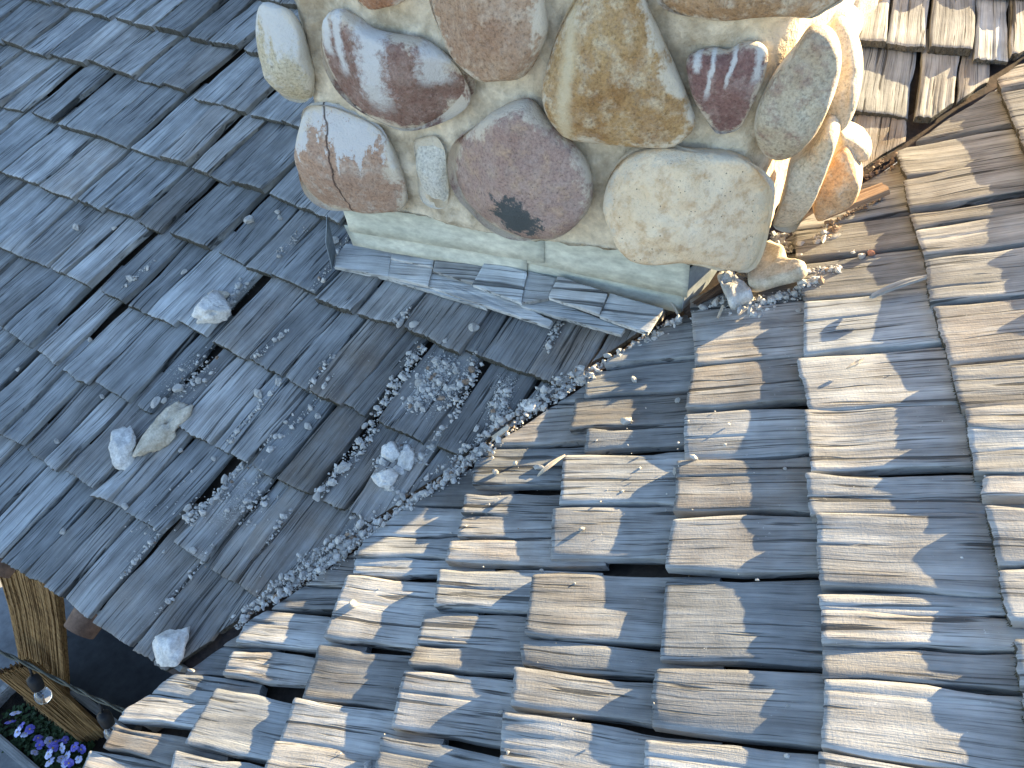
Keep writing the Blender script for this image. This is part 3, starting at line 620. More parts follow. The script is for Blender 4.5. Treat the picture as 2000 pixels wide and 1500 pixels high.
    if extra == 'vein':
        sx = t.n('ShaderNodeSeparateXYZ'); t.set(sx.inputs[0], tc)
        wob = t.math('MULTIPLY', t.math('SUBTRACT', t.noise(tc, 11, 5, .7), .5), .06)
        dd = t.math('ABSOLUTE', t.math('ADD', t.math('ADD', sx.outputs[0], .088), wob))
        col = t.mix(t.ramp(dd, [(.004, .8), (.022, 0.)]), col, (.60, .50, .33))
    return t.fin(col, rough, nb, .3)
SM = {
 'oval_tan': stone_mat('tan_blue_oval_stone', (.46, .38, .24), (.50, .45, .33), (.56, .56, .53), .95, .1, .1, 8),
 'streaked_brown': stone_mat('brown_lime_streaked_stone', (.17, .095, .07), (.24, .145, .115), (.31, .22, .185), .62, .55, .6, 7, bands=((-.098, .014, .11, -.01), (-.022, .045, .08, -.085), (.115, .04, .06, -.01), (-.13, .02, .09, .03))),
 'top_brown': stone_mat('russet_tan_stone', (.40, .27, .17), (.31, .19, .12), (.48, .37, .27), .12, 0, .3, 6),
 'ochre': stone_mat('ochre_veined_stone', (.44, .29, .13), (.28, .155, .06), (.54, .44, .29), .0, 0, .4, 8, extra='vein'),
 'salmon_cracked': stone_mat('salmon_cracked_stone', (.40, .255, .17), (.34, .22, .155), (.48, .40, .33), .62, 0, .3, 7, extra='crack'),
 'small_pale': stone_mat('pale_lime_stone', (.52, .49, .40), (.58, .56, .50), (.62, .60, .52), .4, 0, .1, 9),
 'purple_teardrop': stone_mat('purple_brown_tarred_stone', (.29, .19, .155), (.36, .26, .22), (.42, .29, .20), .12, 0, .7, 7, extra='tar'),
 'heart_red': stone_mat('dark_red_streaked_stone', (.16, .085, .075), (.22, .125, .11), (.30, .20, .175), .55, .75, .4, 9, bands=((-.030, .007, .06, -.03), (.004, .006, .06, .0), (.052, .010, .06, .01), (-.06, .01, .06, .02))),
 'grey_corner': stone_mat('grey_brown_corner_stone', (.38, .29, .19), (.48, .42, .31), (.24, .14, .10), .0, 0, .3, 10),
 'cream_block': stone_mat('cream_pitted_stone', (.72, .55, .35), (.80, .66, .47), (.54, .35, .18), .0, 0, 1.0, 10, calm=True),
 'top_ochre_strip': stone_mat('ochre_brown_stone', (.40, .25, .13), (.30, .18, .09), (.52, .44, .32), .1, .3, .3, 6),
 'top_small': stone_mat('rust_brown_stone', (.38, .19, .10), (.30, .15, .08), (.44, .30, .20), .0, 0, .3, 9),
 'side_tall': stone_mat('pale_cream_side_stone', (.58, .50, .38), (.52, .42, .30), (.62, .56, .45), 0, 0, .4, 7),
 'side_long': stone_mat('long_tan_side_stone', (.54, .44, .30), (.60, .52, .40), (.48, .34, .21), 0, 0, .4, 8),
 'side_orange': stone_mat('orange_side_stone', (.48, .26, .12), (.55, .36, .20), (.58, .48, .36), 0, 0, .4, 8),
 'side_knob': stone_mat('cream_knob_stone', (.58, .50, .38), (.55, .45, .32), (.62, .56, .45), 0, 0, .3, 9),
 'plain_a': stone_mat('tan_river_stone', (.40, .29, .20), (.46, .36, .26), (.52, .46, .38), 0, 0, .3, 8),
 'plain_b': stone_mat('brown_river_stone', (.24, .14, .11), (.30, .20, .16), (.38, .28, .22), 0, 0, .3, 8),
}
SL = {'cream_block': 'cream pitted corner boulder', 'ochre': 'large ochre boulder with pale vein', 'heart_red': 'dark red heart-shaped stone', 'purple_teardrop': 'purple brown boulder with a black tar patch',
 'streaked_brown': 'brown stone with white lime streaks', 'salmon_cracked': 'salmon stone with a thin vertical crack', 'oval_tan': 'narrow tan oval stone', 'side_orange': 'orange stone at the sunlit foot'}
def smooth_loop(P, n=56):
    P = [V(p) for p in P]; k = len(P); out = []
    for i in range(k):
        a, b, c, d = P[i-1], P[i], P[(i+1) % k], P[(i+2) % k]
        for j in range(8):
            t = j/8; out.append(.5*((2*b)+(c-a)*t+(2*a-5*b+4*c-d)*t*t+(3*b-a-3*c+d)*t**3))
    out = V(out); seg = np.linalg.norm(np.roll(out, -1, 0)-out, axis=1); cum = np.concatenate([[0], np.cumsum(seg)])
    ts = np.linspace(0, cum[-1], n, endpoint=False); ext = np.vstack([out, out[:1]])
    return np.stack([np.interp(ts, cum, ext[:, i]) for i in (0, 1)], 1)
def stone(kind, off, dep, pts, rough_a=1., xdir=CD, ydir=CF, origin=None):
    seed = rnd.uniform(0, 90); lp = smooth_loop(pts); c = lp.mean(0); n = len(lp)
    rs = [1.0, .985, .95, .9, .83, .74, .63, .5, .36, .2]
    v, f, rim = [], [], []
    brk = [(V((rnd.gauss(0, .38), 1, rnd.gauss(0, .38))), rnd.uniform(.62, .92)) for _ in range(5)]
    def hh(r): return (1-r**3.5)**.5 if kind != 'cream_block' else (1-r**6)**.5
    for sgn, dd in ((1, dep), (-1, dep*.7)):
        k0 = len(v)
        for r in rs:
            for q in lp:
                p = (q-c)*r
                bump = .16*fbm((q[0]*9*r+p[0]*6, sgn*3, q[1]*9*r+p[1]*6), seed, 3)*dep*rough_a + .03*dep*fbm((p[0]*60, sgn, p[1]*60), seed, 3)
                y = sgn*dd*hh(r)+bump*(1-r**6)
                if sgn > 0:
                    for nb_, db in brk:
                        nn = nb_/np.linalg.norm(nb_); e = p[0]*nn[0]+y*nn[1]+p[1]*nn[2]-db*dep
                        if e > 0: y -= e*.75
                big = kind == 'cream_block'
                if sgn > 0:                                  # chipped, pitted face
                    q3 = (p[0]*(13 if big else 20), 0, p[1]*(17 if big else 20)); y += dep*(.22 if big else .07)*(fbm(q3, seed+5, 4)-.3*abs(fbm((q3[0]*.6, 2, q3[2]*.6), seed+8, 3)))*(1-r**8)
                v.append((p[0], y, p[1])); rim.append(r if sgn > 0 else 1.0)
        k1 = len(v); v.append((0, np.mean([q_[1] for q_ in v[-len(lp):]]), 0)); rim.append(0. if sgn > 0 else 1.)
        m = len(rs)
        for j in range(m-1):
            for i in range(n):
                a, b = k0+j*n+i, k0+j*n+(i+1) % n; q4 = (a, b, b+n, a+n)
                f.append(q4 if sgn < 0 else q4[::-1])
        for i in range(n):
            a, b = k0+(m-1)*n+i, k0+(m-1)*n+(i+1) % n; f.append((a, b, k1) if sgn < 0 else (b, a, k1))
    me = mesh('stone', v, f, True)
    at = me.attributes.new('rim', 'FLOAT', 'POINT'); at.data.foreach_set('value', np.array(rim, np.float32))
    bm = bmesh.new(); bm.from_mesh(me); bmesh.ops.remove_doubles(bm, verts=bm.verts, dist=1e-5); bmesh.ops.recalc_face_normals(bm, faces=bm.faces); bm.to_mesh(me); bm.free()
    o = link('stone', me, None, (SM[kind],))
    # local x along the face, local y out of it, z up; det < 0 is avoided by flipping y with z kept
    X, Y, Z = Vector(xdir), Vector(-ydir), Vector((0, 0, 1))
    for w in me.vertices: w.co.y = -w.co.y
    me.flip_normals()
    mw = Matrix((X, Y, Z)).transposed().to_4x4()
    pos = PC(c[0], c[1], off) if origin is None else origin
    mw.translation = Vector(pos)
    under(o, chimney); o.matrix_basis = mw
    if kind in SL: o['label'] = SL[kind]
    return o
for kind, off, dep, pts in STONES: stone(kind, off, dep, pts, 3.4 if kind == 'cream_block' else 1.2)
# rounds of stones on the upper front and the sides, above and behind what the photo frames
def blob(r1, r2):
    k = 11; return [(r1*math.cos(6.283*i/k)*rnd.uniform(.85, 1.1), r2*math.sin(6.283*i/k)*rnd.uniform(.85, 1.1)) for i in range(k)]
for row in range(6):
    for q in range(4):
        a = .17+q*.27+(row % 2)*.06; z = 1.27+row*.19
        if z < 2.25: stone(rnd.choice(['plain_a', 'plain_b', 'small_pale']), .05, .05, blob(.115, .085), origin=PC(a, z, .05))
for row in range(7):
    for q in range(4):
        d = .38+q*.30+(row % 2)*.08; z = .82+row*.21
        p = PC(A1, z, 0)+V((0.0, d, 0)); zr = -(p[0]*NA[0]+p[1]*NA[1])/NA[2]
        if z > zr+.06: stone(rnd.choice(['side_tall', 'plain_a', 'side_long']), 0, .06, blob(.12, .09), xdir=V((0, 1, 0)), ydir=V((1, 0, 0)), origin=p)
        p = PC(A0, z, 0)+V((0, d-.1, 0))
        if z > zr+.06: stone(rnd.choice(['plain_a', 'plain_b']), 0, .05, blob(.12, .09), xdir=V((0, -1, 0)), ydir=V((-1, 0, 0)), origin=p)

# metal flashing sheets at the foot
for o_, poly in FLASHING:
    poly = [(a, z+(.06 if i < 2 and o_ > .001 else 0)) for i, (a, z) in enumerate(poly)]; pts = [PC(a, z, o_) for a, z in poly]
    cz = np.mean(pts, axis=0)
    nx, nz = 24, 4; v, f = [], []; sd = rnd.uniform(0, 50)
    for i in range(nx+1):
        for j in range(nz+1):
            tx, tz = i/nx, j/nz
            p = (pts[0]*(1-tx)+pts[1]*tx)*(1-tz)+(pts[3]*(1-tx)+pts[2]*tx)*tz
            v.append(p + CF*(.0025*n3((tx*6, tz*2, 0), sd)+(.004 if tz > .9 else 0)) - cz)
    n_ = len(v); v += [p-CF*.0015 for p in v]; m = nz+1
    for i in range(nx):
        for j in range(nz):
            q = (i*m+j, i*m+j+1, (i+1)*m+j+1, (i+1)*m+j); f.append(q); f.append(tuple(n_+x for x in q[::-1]))
    ring = [i*m for i in range(nx+1)]+[nx*m+j for j in range(1, nz+1)]+[i*m+nz for i in range(nx-1, -1, -1)]+[j for j in range(nz-1, 0, -1)]
    for i in range(len(ring)):
        a, b = ring[i], ring[(i+1) % len(ring)]; f.append((a, b, b+n_, a+n_))
    o = link('flashing_sheet', mesh('flashing_sheet', v, f, True), None, ('lead',)); under(o, chimney); o.location = cz
# return of the flashing round the right-hand corner, and the little folded end on the left
def quad_sheet(name, pts, mat, nrm): 
    return under(slab(name, pts, .002, mat, None, nrm), chimney)
c0 = PC(.982, 0, -.003)
def zroof(p): return -(p[0]*NA[0]+p[1]*NA[1])/NA[2]
q = [c0, c0+V((.03, .09, 0)), c0+V((.055, .26, 0))]
for i in range(2):
    a, b = q[i], q[i+1]; za, zb = zroof(a), zroof(b)
    quad_sheet('flashing_sheet', [V((a[0], a[1], za-.01)), V((b[0], b[1], zb-.01)), V((b[0], b[1], zb+.10)), V((a[0], a[1], za+.12))], 'lead_dark', V((1, -.3, 0)))
a, b = PC(.0, 0, .004), PC(.012, 0, .055)
quad_sheet('flashing_sheet', [V((a[0], a[1], .262)), V((b[0], b[1], .240)), V((b[0], b[1], .33)), V((a[0], a[1], .39))], 'lead_dark', V((-1, 0, 0)))

# ------------------------------------------------------------------ rubble
def rock_mesh(name, a, b, c, seed, sub=3, ang=.5, mat='chunk'):
    bm = bmesh.new(); bmesh.ops.create_icosphere(bm, subdivisions=sub, radius=.5)
    pl = [(Vector((rnd.gauss(0, 1), rnd.gauss(0, 1), rnd.gauss(0, 1))).normalized(), rnd.uniform(.27, .45)) for _ in range(14)]
    for v in bm.verts:
        p = v.co.copy(); k = 1+ang*fbm((p.x*2.2, p.y*2.2, p.z*2.2), seed, 2)
        p *= k
        for n, d in pl:
            e = p.dot(n)-d
            if e > 0: p -= n*e*.85
        p += p.normalized()*.05*fbm(p*9, seed, 3)
        v.co = Vector((p.x*a*1.12, p.y*b*1.12, p.z*c*1.1))
    me = bpy.data.meshes.new(name); bm.to_mesh(me); bm.free()
    me.polygons.foreach_set('use_smooth', np.full(len(me.polygons), sub > 2))
    me.materials.append(M[mat]); return me
def surf_h(pl, s):
    fr = ((s+.001)/E_) % 1.0 if pl == 'A' else ((s+.012)/.2475) % 1.0
    return -.0225*fr
LB = {
 'c1': ('big jagged white mortar chunk below a brown chunk on the left slope', 'mortar chunk'),
 'c1b': ('brownish mortar chunk resting above the big jagged white one', 'mortar chunk'),
 'c2': ('rounded oblong white mortar chunk standing left of the long lumpy tan one', 'mortar chunk'),
 'c3': ('long lumpy tan mortar piece lying askew on the left slope', 'mortar chunk'),
 'c4': ('egg-shaped white mortar lump at the lower end of the valley', 'mortar chunk'),
 'c5': ('upper left white lump in the cluster beside the valley', 'mortar chunk'),
 'c6': ('largest white lump, lowest in the cluster beside the valley', 'mortar chunk'),
 'c7': ('grey white lump lying in grit, right in the cluster beside the valley', 'mortar chunk'),
 'c8': ('small round lump between the larger ones in the cluster by the valley', 'mortar chunk'),
 'c9': ('flat-topped white lump at the upper edge of the valley gravel', 'mortar chunk')}
small = [rock_mesh('mortar_chunk', 1, 1, 1, i*3.7, 2, .6) for i in range(7)]
for pl, kd, u, s, l, w, rot, hf in CHUNKS:
    hgt = w*hf
    if kd in LB:
        me = rock_mesh('mortar_chunk', l*1.1, w*1.1, hgt*1.1, rnd.uniform(0, 90), 4, {'c3': .95, 'c1': .9}.get(kd, .55), 'chunk_tan' if kd in ('c3', 'c1b') else 'chunk')
        o = link('mortar_chunk', me); tag(o, LB[kd][0], LB[kd][1], 'mortar chunks on the roof'); sc = (1, 1, 1)
    else:
        me = rnd.choice(small); sc = (l, w, hgt)
        if kd == 'red': me = me.copy(); me.materials.clear(); me.materials.append(M['brick_red'])
        o = link('mortar_chunk', me)
        if kd == 'red': tag(o, 'small red stone crumb in a joint of the right slope', 'stone crumb')
        elif kd == 'd': tag(o, 'small pale mortar crumb lying on the shaded left slope', 'mortar crumb', 'mortar crumbs on the left slope')
        elif kd == 'g': tag(o, 'small mortar crumb on the boards at the right foot of the chimney', 'mortar crumb', 'mortar crumbs by the chimney corner')
        else: tag(o, 'small pale mortar crumb lying on the sun-streaked right slope', 'mortar crumb', 'mortar crumbs on the right slope')
    mw = ROT[pl] @ Matrix.Rotation(rot, 4, 'Z') @ Matrix.Diagonal((*sc, 1)); mw.translation = Vector(PF[pl](u, s, surf_h(pl, s)+hgt*.36)); o.matrix_world = mw
# slab and star of fallen mortar at the chimney's right corner
def flat_piece(name, pl, pts, h, t, mat, label, cat, tilt=0.):
    lp = smooth_loop(pts, 40); c = lp.mean(0); sd = rnd.uniform(0, 50); v, f = [], []
    rs = [1, .97, .8, .55, .3]
    n = len(lp)
    for r in rs:
        for q in lp:
            p = (q-c)*r; p = p*(1+.05*n3((q[0]*50, q[1]*50, 0), sd)) if r > .9 else p
            v.append((p[0], p[1], (t*.62 if r == 1 else t)+.22*t*fbm((p[0]*30, p[1]*30, 2), sd, 3)+tilt*p[1]))
    v.append((0, 0, t)); k = len(v)
    for q in lp: v.append((q[0]-c[0], q[1]-c[1], tilt*(q[1]-c[1])))
    for j in range(len(rs)-1):
        for i in range(n):
            a, b = j*n+i, j*n+(i+1) % n; f.append((a, b, b+n, a+n))
    for i in range(n):
        j = (i+1) % n; f.append(((len(rs)-1)*n+i, (len(rs)-1)*n+j, k-1)); f.append((k+j, k+i, i, j)[::-1] if False else (k+i, k+j, j, i))
    f.append(tuple(range(k+n-1, k-1, -1)))
    me = mesh(name, v, f, True); bm = bmesh.new(); bm.from_mesh(me); bmesh.ops.recalc_face_normals(bm, faces=bm.faces); bm.to_mesh(me); bm.free()
    o = link(name, me, None, (mat,)); mw = ROT[pl].copy(); mw.translation = Vector(PF[pl](c[0], c[1], h)); o.matrix_world = mw
    return tag(o, label, cat)
for nm, pl, pts, h, t, mat, lb, ct, tl in FLATS: flat_piece(nm, pl, pts, h, t, mat, lb, ct, tl)

# gravel in the valley, in the joints and in the spill below the chimney
def gravel():
    t = (1+5**.5)/2
    bv = V([(-1, t, 0), (1, t, 0), (-1, -t, 0), (1, -t, 0), (0, -1, t), (0, 1, t), (0, -1, -t), (0, 1, -t), (t, 0, -1), (t, 0, 1), (-t, 0, -1), (-t, 0, 1)])/1.902
    bf = V([(0, 11, 5), (0, 5, 1), (0, 1, 7), (0, 7, 10), (0, 10, 11), (1, 5, 9), (5, 11, 4), (11, 10, 2), (10, 7, 6), (7, 1, 8), (3, 9, 4), (3, 4, 2), (3, 2, 6), (3, 6, 8), (3, 8, 9), (4, 9, 5), (2, 4, 11), (6, 2, 10), (8, 6, 7), (9, 8, 1)])
    acc = {'gravel': [[], [], 0], 'gravel_brown': [[], [], 0]}
    for pl, u0, s0, u1, s1, w, cnt in GRAVEL:
        for _ in range(int(cnt*2.6)):
            x = rnd.random(); u = u0+(u1-u0)*x+rnd.gauss(0, w*.55); s = s0+(s1-s0)*x+rnd.gauss(0, w*.35)
            sz = min(.011, rnd.lognormvariate(math.log(.0015), .80)*(1.25 if pl == 'V' else 1.))
            if pl == 'V':
                p = PA(u, s); zb = OB[2]+(-(p[0]-OB[0])*NB[0]-(p[1]-OB[1])*NB[1])/NB[2]; za = zroof(p)
                d = u-VA*s
                p = V((p[0], p[1], max(za, zb) + (-.020 if abs(d) < .02 else -.004)+rnd.uniform(0, .010)+sz*.4))
                if abs(d) > .03: p[2] = max(za, zb)+surf_h('A' if d < 0 else 'B', s)+sz*.4+.001
            else: p = PF[pl](u, s, surf_h(pl, s)+sz*.35+.0008)
            R = V(Matrix.Rotation(rnd.uniform(0, 6.28), 3, Vector((rnd.gauss(0, 1), rnd.gauss(0, 1), rnd.gauss(0, 1))).normalized()))
            sc = V((rnd.uniform(.7, 1.35), rnd.uniform(.6, 1.1), rnd.uniform(.5, .9)))*sz
            vv = (bv*(1+rng.uniform(-.36, .30, (12, 1)))*sc)@R.T+p
            a = acc['gravel_brown' if (pl == 'B' and s > 1.05 and u > .75) or rnd.random() < .04 else 'gravel']
            a[0].append(vv); a[1].append(bf+a[2]); a[2] += 12
    for u0, s0, u1, s1, w, cnt in POWDER:
        for _ in range(cnt):
            x = rnd.random(); u = u0+(u1-u0)*x+rnd.gauss(0, w*.5); s = s0+(s1-s0)*x+rnd.gauss(0, w*.4); sz = rnd.uniform(.0005, .0013); p = PA(u, s, surf_h('A', s)+.0008)
            a = acc['gravel']; a[0].append(bv*sz*(1+rng.uniform(-.3, .3, (12, 1)))+p); a[1].append(bf+a[2]); a[2] += 12
    for k, lb in (('gravel', 'pale crumbled mortar gravel along the valley and in the joints'), ('gravel_brown', 'brown grit lying beside the chimney and among the gravel')):
        a = acc[k]; me = bpy.data.meshes.new('gravel'); me.from_pydata(np.vstack(a[0]).tolist(), [], np.vstack(a[1]).tolist()); me.update()
        o = link('gravel', me, None, (k,)); tag(o, lb, 'gravel', kind='stuff')
gravel()

# ------------------------------------------------------------------ loose wood
def stick(name, p0, p1, w, t, up, mat, label, cat, taper=.6, bend=0., jag=.004):
    p0, p1 = V(p0), V(p1); ax = p1-p0; L = np.linalg.norm(ax); ax = ax/L; up = V(up)-ax*np.dot(up, ax); up = up/np.linalg.norm(up); sd_ = np.cross(ax, up)
    n, m = 14, 7; v, f = [], []; s = rnd.uniform(0, 60)
    for i in range(n+1):
        x = i/n; ww = w*(1-(1-taper)*abs(2*x-1)**2)
        for j in range(m+1):
            y = j/m-.5
            off = (n3((y*9, 0, 1), s)*jag*2 if i in (0, n) else 0)
            h = bend*math.sin(math.pi*x)+.0012*n3((x*3, y*14, 0), s)
            v.append(V((x*L+off, y*ww, h+t/2))); v.append(V((x*L+off, y*ww, h-t/2)))
    q = 2*(m+1)
    for i in range(n):
        for j in range(m):
            a = i*q+2*j; f.append((a, a+2, a+q+2, a+q)); f.append((a+1, a+q+1, a+q+3, a+3))
        f.append((i*q, (i+1)*q, (i+1)*q+1, i*q+1)); b = i*q+2*m; f.append((b, b+1, b+q+1, b+q))
    for j in range(m):
        f.append((2*j, 2*j+1, 2*j+3, 2*j+2)); b = n*q+2*j; f.append((b, b+2, b+3, b+1))
    me = mesh(name, v, f, False); bm = bmesh.new(); bm.from_mesh(me); bmesh.ops.rotate(bm, verts=bm.verts, cent=(0, 0, 0), matrix=Matrix.Rotation(math.pi/2, 3, 'Z')); bmesh.ops.recalc_face_normals(bm, faces=bm.faces); bm.to_mesh(me); bm.free()
    o = link(name, me, None, (mat,) if mat != 'shake' else ('shake', 'shake_end'))
    mw = Matrix((Vector(sd_), Vector(ax), Vector(up))).transposed().to_4x4(); 
    if mw.to_3x3().determinant() < 0: mw = Matrix((Vector(-sd_), Vector(ax), Vector(up))).transposed().to_4x4()
    mw.translation = Vector(p0); o.matrix_world = mw; o.color = (1.2, .3, 0, 1)
    return tag(o, label, cat)
for nm, pl, a, b, w, t, ha, hb, tiltv, mat, lb, ct, tp, bd in STICKS:
    up = {'A': NA, 'B': NB}[pl] + V(tiltv)
    stick(nm, PF[pl](a[0], a[1], ha), PF[pl](b[0], b[1], hb), w, t, up, mat, lb, ct, tp, bd)

# ------------------------------------------------------------------ below the eave
GZ = -2.9
def box(name, x0, x1, y0, y1, z0, z1, mat, parent=None, bev=.008):
    bm = bmesh.new(); bmesh.ops.create_cube(bm, size=1)
    bmesh.ops.scale(bm, verts=bm.verts, vec=(x1-x0, y1-y0, z1-z0))
    if bev: bmesh.ops.bevel(bm, geom=bm.edges[:], offset=bev, segments=2, affect='EDGES')
    me = bpy.data.meshes.new(name); bm.to_mesh(me); bm.free(); o = link(name, me, None, (mat,)); o.location = ((x0+x1)/2, (y0+y1)/2, (z0+z1)/2)
    if parent is not None: o.parent = parent; o.matrix_parent_inverse = Matrix.Translation(-parent.location)
    return o
g = link('ground', mesh('ground', [(-300, -300, GZ), (300, -300, GZ), (300, 300, GZ), (-300, 300, GZ)], [(0, 1, 2, 3)], False), None, ('concrete',)); tag(g, kind='structure')
g = link('ground_shade_sheet', mesh('ground_shade_sheet', [(-2.92, -.50, GZ+.004), (-.6, -.50, GZ+.004), (-.6, 1.2, GZ+.004), (-2.92, 1.2, GZ+.004)], [(0, 1, 2, 3)], False), None, ('slab',)); tag(g, kind='structure')  # dark sheet over plain ground, painting in the shade below the eave
# planter with pansies
pt = empty('planter_box', (-1.9, -.7, GZ)); tag(pt, 'weathered grey timber planter of dark soil below the eave', 'planter')
box('side_board', -2.66, -.9, -.875, -.83, GZ, GZ+.28, 'planter', pt); box('side_board', -2.66, -.9, -.50, -.46, GZ, GZ+.28, 'planter', pt)
box('end_board', -2.66, -2.61, -.828, -.502, GZ, GZ+.28, 'planter', pt); box('end_board', -.95, -.9, -.828, -.502, GZ, GZ+.28, 'planter', pt)
sv, sf = [], []
for i in range(41):
    for j in range(13): sv.append((-2.61+i*.0415, -.83+j*.0275, GZ+.21+.02*fbm((i*.3, j*.3, 0), 4)))
for i in range(40):
    for j in range(12): sf.append((i*13+j, (i+1)*13+j, (i+1)*13+j+1, i*13+j+1))
o = link('soil', mesh('soil', sv, sf, True), None, ('soil',)); o.parent = pt; o.matrix_parent_inverse = Matrix.Translation(-pt.location)
BL = [(-2.448, -.718), (-2.427, -.762), (-2.34, -.775), (-2.298, -.757), (-2.291, -.732), (-2.352, -.751), (-2.175, -.757), (-2.164, -.795), (-2.21, -.74), (-2.109, -.704), (-2.094, -.731), (-2.077, -.671), (-2.062, -.707), (-2.004, -.719), (-2.081, -.762), (-1.995, -.669), (-1.966, -.658), (-1.983, -.75), (-2.042, -.784), (-1.959, -.736), (-1.93, -.70), (-2.15, -.72), (-2.02, -.745)]
def petal_mesh():
    v, f = [], []
    for ang, ln, wd, lf in ((70, 1, .95, .15), (110, 1, .95, .15), (175, .95, .9, .1), (5, .95, .9, .1), (270, 1.0, 1.25, .2)):
        a = math.radians(ang); k = len(v); d = V((math.cos(a), math.sin(a))); n = V((-d[1], d[0]))
        for r, w, h in ((0, .12, 0), (.35, .36, .12), (.75, .5, lf), (1., .26, lf*.3)):
            for sg in (-1, 0, 1): p = d*r*ln*.026+n*sg*w*wd*.026; v.append((p[0], p[1], (h-(.08 if sg else 0))*.02))
        for i in range(3):
            for j in range(2): f.append((k+i*3+j, k+i*3+j+1, k+i*3+j+4, k+i*3+j+3))
    return mesh('blossom', v, f, True)
pm1, pm2 = petal_mesh(), petal_mesh(); pm1.materials.append(M['petal']); pm2.materials.append(M['petal_pale'])
ev = mesh('eye', [(math.cos(i)*.005, math.sin(i)*.005, .005) for i in np.linspace(0, 6.28, 7)[:-1]]+[(0, 0, .008)], [(i, (i+1) % 6, 6) for i in range(6)], True); ev.materials.append(M['yellow'])
def leaf_clump(cx, cy, r, n):
    v, f = [], []
    for _ in range(n):
        a, rr = rnd.uniform(0, 6.28), r*math.sqrt(rnd.random()); x, y = rr*math.cos(a), rr*math.sin(a)*.8; z = rnd.uniform(.0, .075)*(1-rr/r*.5)
        d = Vector((rnd.gauss(0, 1), rnd.gauss(0, 1), rnd.uniform(-.1, .8))).normalized(); sdv = d.cross(Vector((0, 0, 1))).normalized(); l = rnd.uniform(.016, .034); w = l*.32
        p = Vector((x, y, z)); k = len(v); v += [p, p+d*l*.5+sdv*w, p+d*l+Vector((0, 0, -.004)), p+d*l*.5-sdv*w]; f.append((k, k+1, k+2, k+3))
    return mesh('foliage', v, f, False)
for gi in range(0, len(BL), 4):
    g_ = BL[gi:gi+4]; cx, cy = np.mean(g_, axis=0)
    pl_ = empty('pansy_plant', (cx, cy, GZ+.2)); tag(pl_, 'pansy plant with violet and pale blue flowers in the planter', 'pansy', 'pansies in the planter below the eave')
    o = link('foliage', leaf_clump(cx, cy, .15, 420), pl_, ('leaf',))
    for (x, y) in g_:
        b_ = link('blossom', rnd.choice((pm1, pm1, pm2)), pl_); b_.location = (x-cx, y-cy, rnd.uniform(.07, .095)); b_.rotation_euler = (rnd.uniform(-.5, .5), rnd.uniform(.1, .8), rnd.uniform(0, 6.28)); s_ = rnd.uniform(.75, 1.1); b_.scale = (s_,)*3
        e_ = link('eye', ev, b_)
# reed mats: each reed a thin six-sided straw, joined per mat
def reed_mat(name, P0, P1, P2, P3, n, label, sag=.03, thick=.03):
    """P0-P1 top edge, P3-P2 bottom edge; reeds run from top to bottom"""
    P0, P1, P2, P3 = map(V, (P0, P1, P2, P3)); nr = np.cross(P1-P0, P3-P0); nr = nr/np.linalg.norm(nr)
    root = empty(name, tuple((P2+P3)/2)); tag(root, label, 'reed screen')
    acc_v, acc_f, k = [], [], 0
    for i in range(n):
        x = rnd.random(); a = P0+(P1-P0)*x; b = P3+(P2-P3)*min(1, max(0, x+rnd.gauss(0, .05))); t0, t1 = rnd.uniform(-.03, .05), 1+rnd.uniform(-.06, .06); a, b = a+(b-a)*t0, a+(b-a)*t1
        o1, o2 = rnd.uniform(-thick, thick), rnd.uniform(-thick, thick); r = rnd.uniform(.0018, .0042); ax = (b-a)/np.linalg.norm(b-a); e1 = np.cross(ax, nr); e1 = e1/np.linalg.norm(e1)
        for q in range(4):
            t = q/3; c = a+(b-a)*t+nr*(o1*(1-t)+o2*t+sag*math.sin(math.pi*t))
            for h in range(5): g2 = h*1.2566; acc_v.append(c+(e1*math.cos(g2)+nr*math.sin(g2))*r-(P2+P3)/2)
        for q in range(3):
            for h in range(5): acc_f.append((k+q*5+h, k+q*5+(h+1) % 5, k+q*5+5+(h+1) % 5, k+q*5+5+h))
        k += 20
    o = link('reeds', mesh('reeds', acc_v, acc_f, True), root, ('reed',)); o['kind'] = 'stuff'
    for t in (.18, .5, .82):                                    # binding wires
        a, b = P0+(P3-P0)*t, P1+(P2-P1)*t; off = nr*(sag*math.sin(math.pi*t)+thick+.004)
        o = link('binding_wire', tube([a+off-(P2+P3)/2, (a+b)/2+off*1.05-(P2+P3)/2, b+off-(P2+P3)/2], .0022, 6), root, ('cable',))
    return root
def tube(pts, r, k=8, radii=None):
    pts = [Vector(p) for p in pts]; v, f = [], []
    for i, p in enumerate(pts):
        d = (pts[min(i+1, len(pts)-1)]-pts[max(i-1, 0)]).normalized(); e1 = d.cross(Vector((0, 0, 1)) if abs(d.z) < .9 else Vector((1, 0, 0))).normalized(); e2 = d.cross(e1); rr = radii[i] if radii else r
        for h in range(k): a = 6.28318*h/k; v.append(p+(e1*math.cos(a)+e2*math.sin(a))*rr)
    for i in range(len(pts)-1):
        for h in range(k): f.append((i*k+h, i*k+(h+1) % k, (i+1)*k+(h+1) % k, (i+1)*k+h))
    f.append(tuple(range(k-1, -1, -1))); f.append(tuple(range((len(pts)-1)*k, len(pts)*k)))
    return mesh('tube', v, f, True)
reed_mat('reed_screen', (-1.88, -.32, -1.03), (-1.64, -.225, -1.03), (-2.135, -.614, -2.62), (-2.50, -.618, -2.62), 800, 'broad straw reed screen leaning from the eave to the planter')
reed_mat('reed_screen', (-2.07, -.64, -1.86), (-1.98, -.52, -1.86), (-1.96, -.53, -2.75), (-2.03, -.63, -2.75), 330, 'narrow straw reed bundle standing in front of the broad reed screen', .0, .02)
